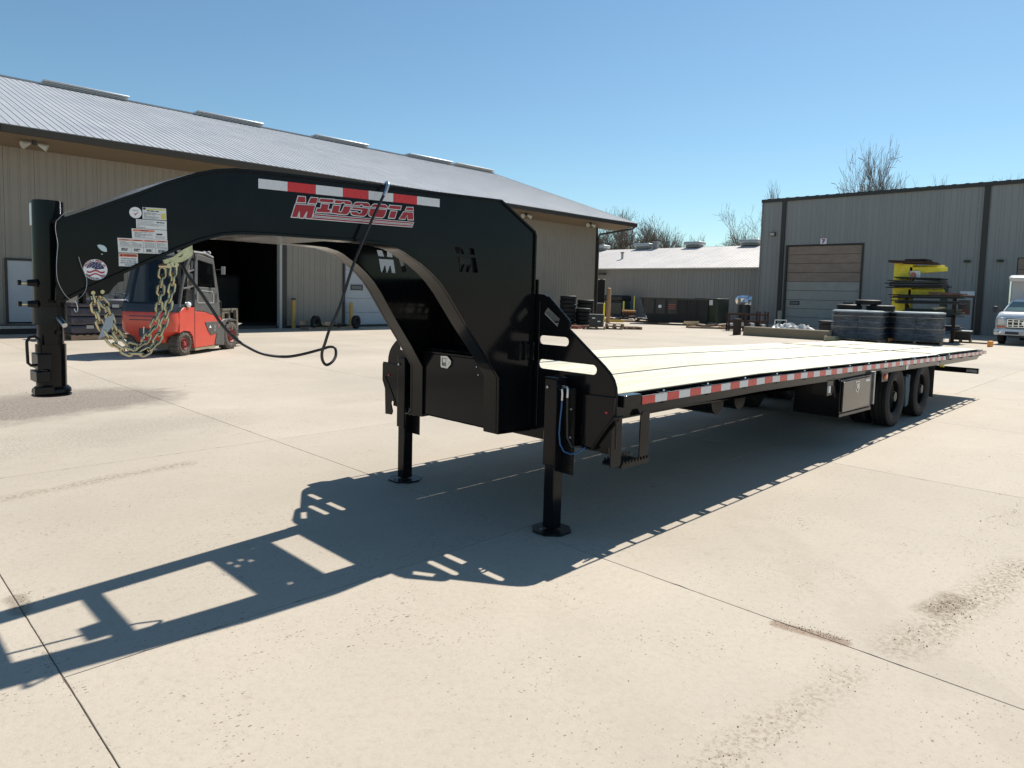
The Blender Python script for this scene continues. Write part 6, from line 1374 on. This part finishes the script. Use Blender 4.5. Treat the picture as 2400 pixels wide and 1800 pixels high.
# local +x points forward (towards the camera side), y to the truck's left
def tk(mb, nm, mt, bev=0.0, parent=None): return mb.build(nm, mt, parent or TK, bevel=bev)
tk(loft([(0.62, -1.3, 0.42, -1.02, 1.02, 0.20), (0.95, -1.3, 0.46, -1.04, 1.04, 0.22), (1.12, -1.3, 0.40, -1.02, 1.02, 0.22), (1.30, -1.3, 0.22, -0.97, 0.97, 0.2), (1.36, -1.3, 0.05, -0.92, 0.92, 0.18)]), 'hood_and_fenders', TRUCKW, 0)
cab_ = tk(loft([(1.30, -2.9, -0.75, -0.98, 0.98, 0.12), (1.40, -2.9, -0.80, -0.97, 0.97, 0.12), (1.82, -2.7, -1.45, -0.80, 0.80, 0.14), (1.92, -2.6, -1.65, -0.72, 0.72, 0.14)]), 'cab', TRUCKW)
tk(MB().box(-2.9, -1.25, -1.0, 1.0, 0.55, 1.32), 'cab_doors', TRUCKW, 0.04)
MB().add([(-0.765, -0.88, 1.40), (-0.765, 0.88, 1.40), (-1.41, 0.73, 1.80), (-1.41, -0.73, 1.80)], [(0, 1, 2, 3)]).build('windscreen', mat('tinted_windscreen', (0.10, 0.16, 0.15), 0.08, 0, 0.1, 3, spec=0.8), TK)
MB().tube([(-0.74, 0.92, 1.39), (-1.40, 0.77, 1.82)], 0.03, 6).build('pillar', TRUCKW, TK); MB().tube([(-0.74, -0.92, 1.39), (-1.40, -0.77, 1.82)], 0.03, 6).build('pillar', TRUCKW, TK)
tk(MB().box(-7.5, -3.0, -1.10, 1.10, 0.95, 2.95), 'cargo_box', mat('box_white', (0.50, 0.51, 0.53), 0.4, 0, 0.03), 0.05)
tk(loft([(2.70, -4.2, -2.35, -1.08, 1.08, 0.12), (2.86, -4.2, -2.1, -1.08, 1.08, 0.15), (2.97, -4.2, -2.4, -1.06, 1.06, 0.15)]), 'roof_cap', TRUCKW)
for y in (-1.11, 1.11): tk(MB().box(-3.02, -2.96, y-0.03, y+0.03, 0.95, 2.9), 'box_edge_trim', CHROME)
gr = tk(MB().box(0.40, 0.49, -0.62, 0.62, 0.68, 1.10), 'grille', INK, 0.02)
for z in (0.72, 0.80, 0.94, 1.03): MB().box(0.48, 0.51, -0.60, 0.60, z, z+0.035).build('grille_bar', CHROME, gr, bevel=0.006)
for k in range(7): MB().box(0.48, 0.508, -0.60+0.19*k, -0.56+0.19*k, 0.74, 1.05).build('grille_strut', CHROME, gr)
MB().lathe([(0, 0.03), (0.10, 0.025), (0.12, 0)], (0.50, 0, 0.90), 'x', 20).build('badge', CHROME, gr)
for s in (-1, 1):
    hl = MB().box(0.30, 0.47, s*0.66 if s > 0 else -0.97, 0.97 if s > 0 else -0.66, 0.78, 1.12).build('headlight', mat('headlight_glass', (0.55, 0.57, 0.58), 0.1, 0.3, 0.1, 20, coat=0.5), TK, bevel=0.05)
    MB().box(0.40, 0.465, s*0.80-0.15, s*0.80+0.15, 0.705, 0.775).build('turn_signal', AMBER, hl, bevel=0.01)
    MB().tube([(-0.95, s*0.98, 1.40), (-0.95, s*1.18, 1.42)], 0.02, 6).build('mirror_arm', INK, TK); MB().box(-1.03, -0.88, min(s*1.18, s*1.36), max(s*1.18, s*1.36), 1.30, 1.58).build('mirror', INK, TK, bevel=0.03)
bp_ = tk(loft([(0.40, 0.0, 0.52, -1.02, 1.02, 0.12), (0.50, 0.0, 0.58, -1.04, 1.04, 0.12), (0.64, 0.0, 0.56, -1.03, 1.03, 0.12)]), 'bumper', TRUCKW)
MB().box(0.56, 0.60, -0.62, 0.62, 0.44, 0.55).build('bumper_opening', INK, bp_); MB().box(0.59, 0.605, -0.16, 0.16, 0.43, 0.56).build('number_plate', GALV, bp_)
for s in (-1, 1): MB().lathe([(0, 0.03), (0.06, 0.02), (0.065, 0)], (0.57, s*0.82, 0.53), 'x', 14).build('fog_lamp', CHROME, bp_)
for x in (-0.45, -5.6):
    for s in (-1, 1): 
        w_ = MB().lathe(tyre_prof(0.40, 0.24, 0.25, False), (x, s*0.88, 0.40), 'y', 28, closed=True).build('wheel', RUBBER, TK); MB().lathe([(0.24, s*0.05), (0.20, s*0.08), (0.08, s*0.10), (0, s*0.10)], (x, s*0.88, 0.40), 'y', 20).build('rim', STEEL, w_)
MB().box(-7.4, 0.3, -0.55, 0.55, 0.30, 0.62).build('chassis', INK, TK)

# ------------------------------------------------------------------ bare trees beyond the buildings
def make_tree(seed, H, spread, name, up_bias, forks):
    q = random.Random(seed); tr, crn = MB(), MB()
    def seg(mb, p, d, L, r0, r1, n):
        k = 3; pts = [p]; dd = d.copy()
        for i in range(k):
            dd = (dd+Vector((q.uniform(-1, 1), q.uniform(-1, 1), q.uniform(-0.3, 0.5)))*0.13).normalized(); pts.append(pts[-1]+dd*L/k)
        mb.tube(pts, r0, n, r1=r1); return pts, dd
    def grow_(p, d, L, r, dep):
        mb = tr if dep == 0 else crn
        pts, dd = seg(mb, p, d, L, r, r*0.62, 7 if dep < 2 else (4 if dep < 4 else 3))
        if dep >= 6: return
        nb = forks if dep < 2 else (4 if dep < 4 else (3 if dep < 5 else 2))
        for k in range(nb):
            a = q.uniform(0.25, spread); az = q.uniform(0, 6.283)
            s1 = dd.cross(Vector((0.3, 0.5, 0.8))).normalized(); s2 = dd.cross(s1)
            nd_ = (dd*math.cos(a)+(s1*math.cos(az)+s2*math.sin(az))*math.sin(a)+Vector((0, 0, up_bias))).normalized()
            start = pts[-1] if k == 0 else pts[q.choice((1, 2, 3))]
            grow_(start, nd_, L*q.uniform(0.62, 0.88), max(0.016, r*0.62*q.uniform(0.65, 0.95)), dep+1)
    grow_(Vector((0, 0, 0)), Vector((0, 0, 1)), H*0.24, H*0.021, 0)
    t = thing(name, 'x', 'tree'); tr.build('trunk', BARK, t, smooth=False); crn.build('crown', BARK, t, smooth=False); return t
T1 = make_tree(4, 14, 0.75, 'bare_tree', 0.16, 4); T2 = make_tree(9, 14, 0.60, 'bare_tree', 0.25, 3); T3 = make_tree(15, 14, 0.95, 'bare_tree', 0.08, 4)
spots = [(T1, 78.4, 62.3, 12.6, 0.9, 'bare tree hidden in part by the workshop roof edge'), (T3, 79.6, 60.6, 13.4, 0.9, 'bare tree just right of the workshop gable, filling the gap behind the eave'),
 (T1, 80.9, 58.8, 14.3, 0.9, 'broad bare tree tallest of the clump behind the low shed'), (T2, 82.1, 57.0, 14.2, 0.9, 'upright bare tree in the middle of the clump behind the low shed'),
 (T1, 83.3, 55.2, 13.6, 0.9, 'bare tree right of the middle of the clump, left of the shed chimney'), (T3, 84.4, 53.6, 12.6, 0.9, 'bare tree standing right behind the shed chimney'),
 (T2, 85.6, 51.8, 12.0, 0.9, 'bare tree at the right side of the clump, over the second roof vent'), (T1, 86.6, 50.2, 10.8, 0.85, 'small spreading bare tree beside the third roof vent'),
 (T2, 88.3, 47.3, 10.2, 0.8, 'small upright bare tree alone over the gap in the treeline'), (T3, 90.6, 43.1, 15.2, 0.8, 'crooked bare tree half hidden by the corner of the tall grey building'),
 (T2, 91.9, 39.4, 17.8, 0.55, 'thin bare tree showing its tips left of the tall twin-stemmed tree'), (T3, 94.6, 32.3, 22.8, 0.5, 'left stem of the tall twin bare trees above the grey roof'),
 (T1, 95.5, 29.6, 22.2, 0.45, 'right stem of the tall twin bare trees above the grey roof'), (T3, 97.0, 24.5, 17.7, 0.6, 'bare tree tip left of centre above the grey roofline'),
 (T2, 97.5, 22.1, 17.4, 0.5, 'bare tree tip in the middle above the grey roofline'), (T3, 98.2, 18.9, 17.3, 0.5, 'bare tree tip right above the dark downpipe'), (T2, 98.6, 16.5, 17.4, 0.6, 'bare tree tip nearest the right edge above the grey roofline')]
used = set()
for i, (T, x, y, zt, w_, lab) in enumerate(spots):
    if T.name not in used: used.add(T.name); o = T; o.location = (x, y, 0); o['label'] = lab; o['group'] = 'bare trees beyond the sheds'
    else: o = copy_tree(T, loc=(x, y, 0), label=lab, group='bare trees beyond the sheds')
    th = max(c.data.vertices[k].co.z for c in o.children if c.name.startswith('crown') for k in range(0, len(c.data.vertices), 3)); sc = zt/th
    o.rotation_euler = (0, 0, i*1.7); o.scale = (sc*w_, sc*w_, sc)
for o in list(bpy.data.objects):
    if o.type == 'EMPTY' and not o.children and o.get('label') == 'x': bpy.data.objects.remove(o)
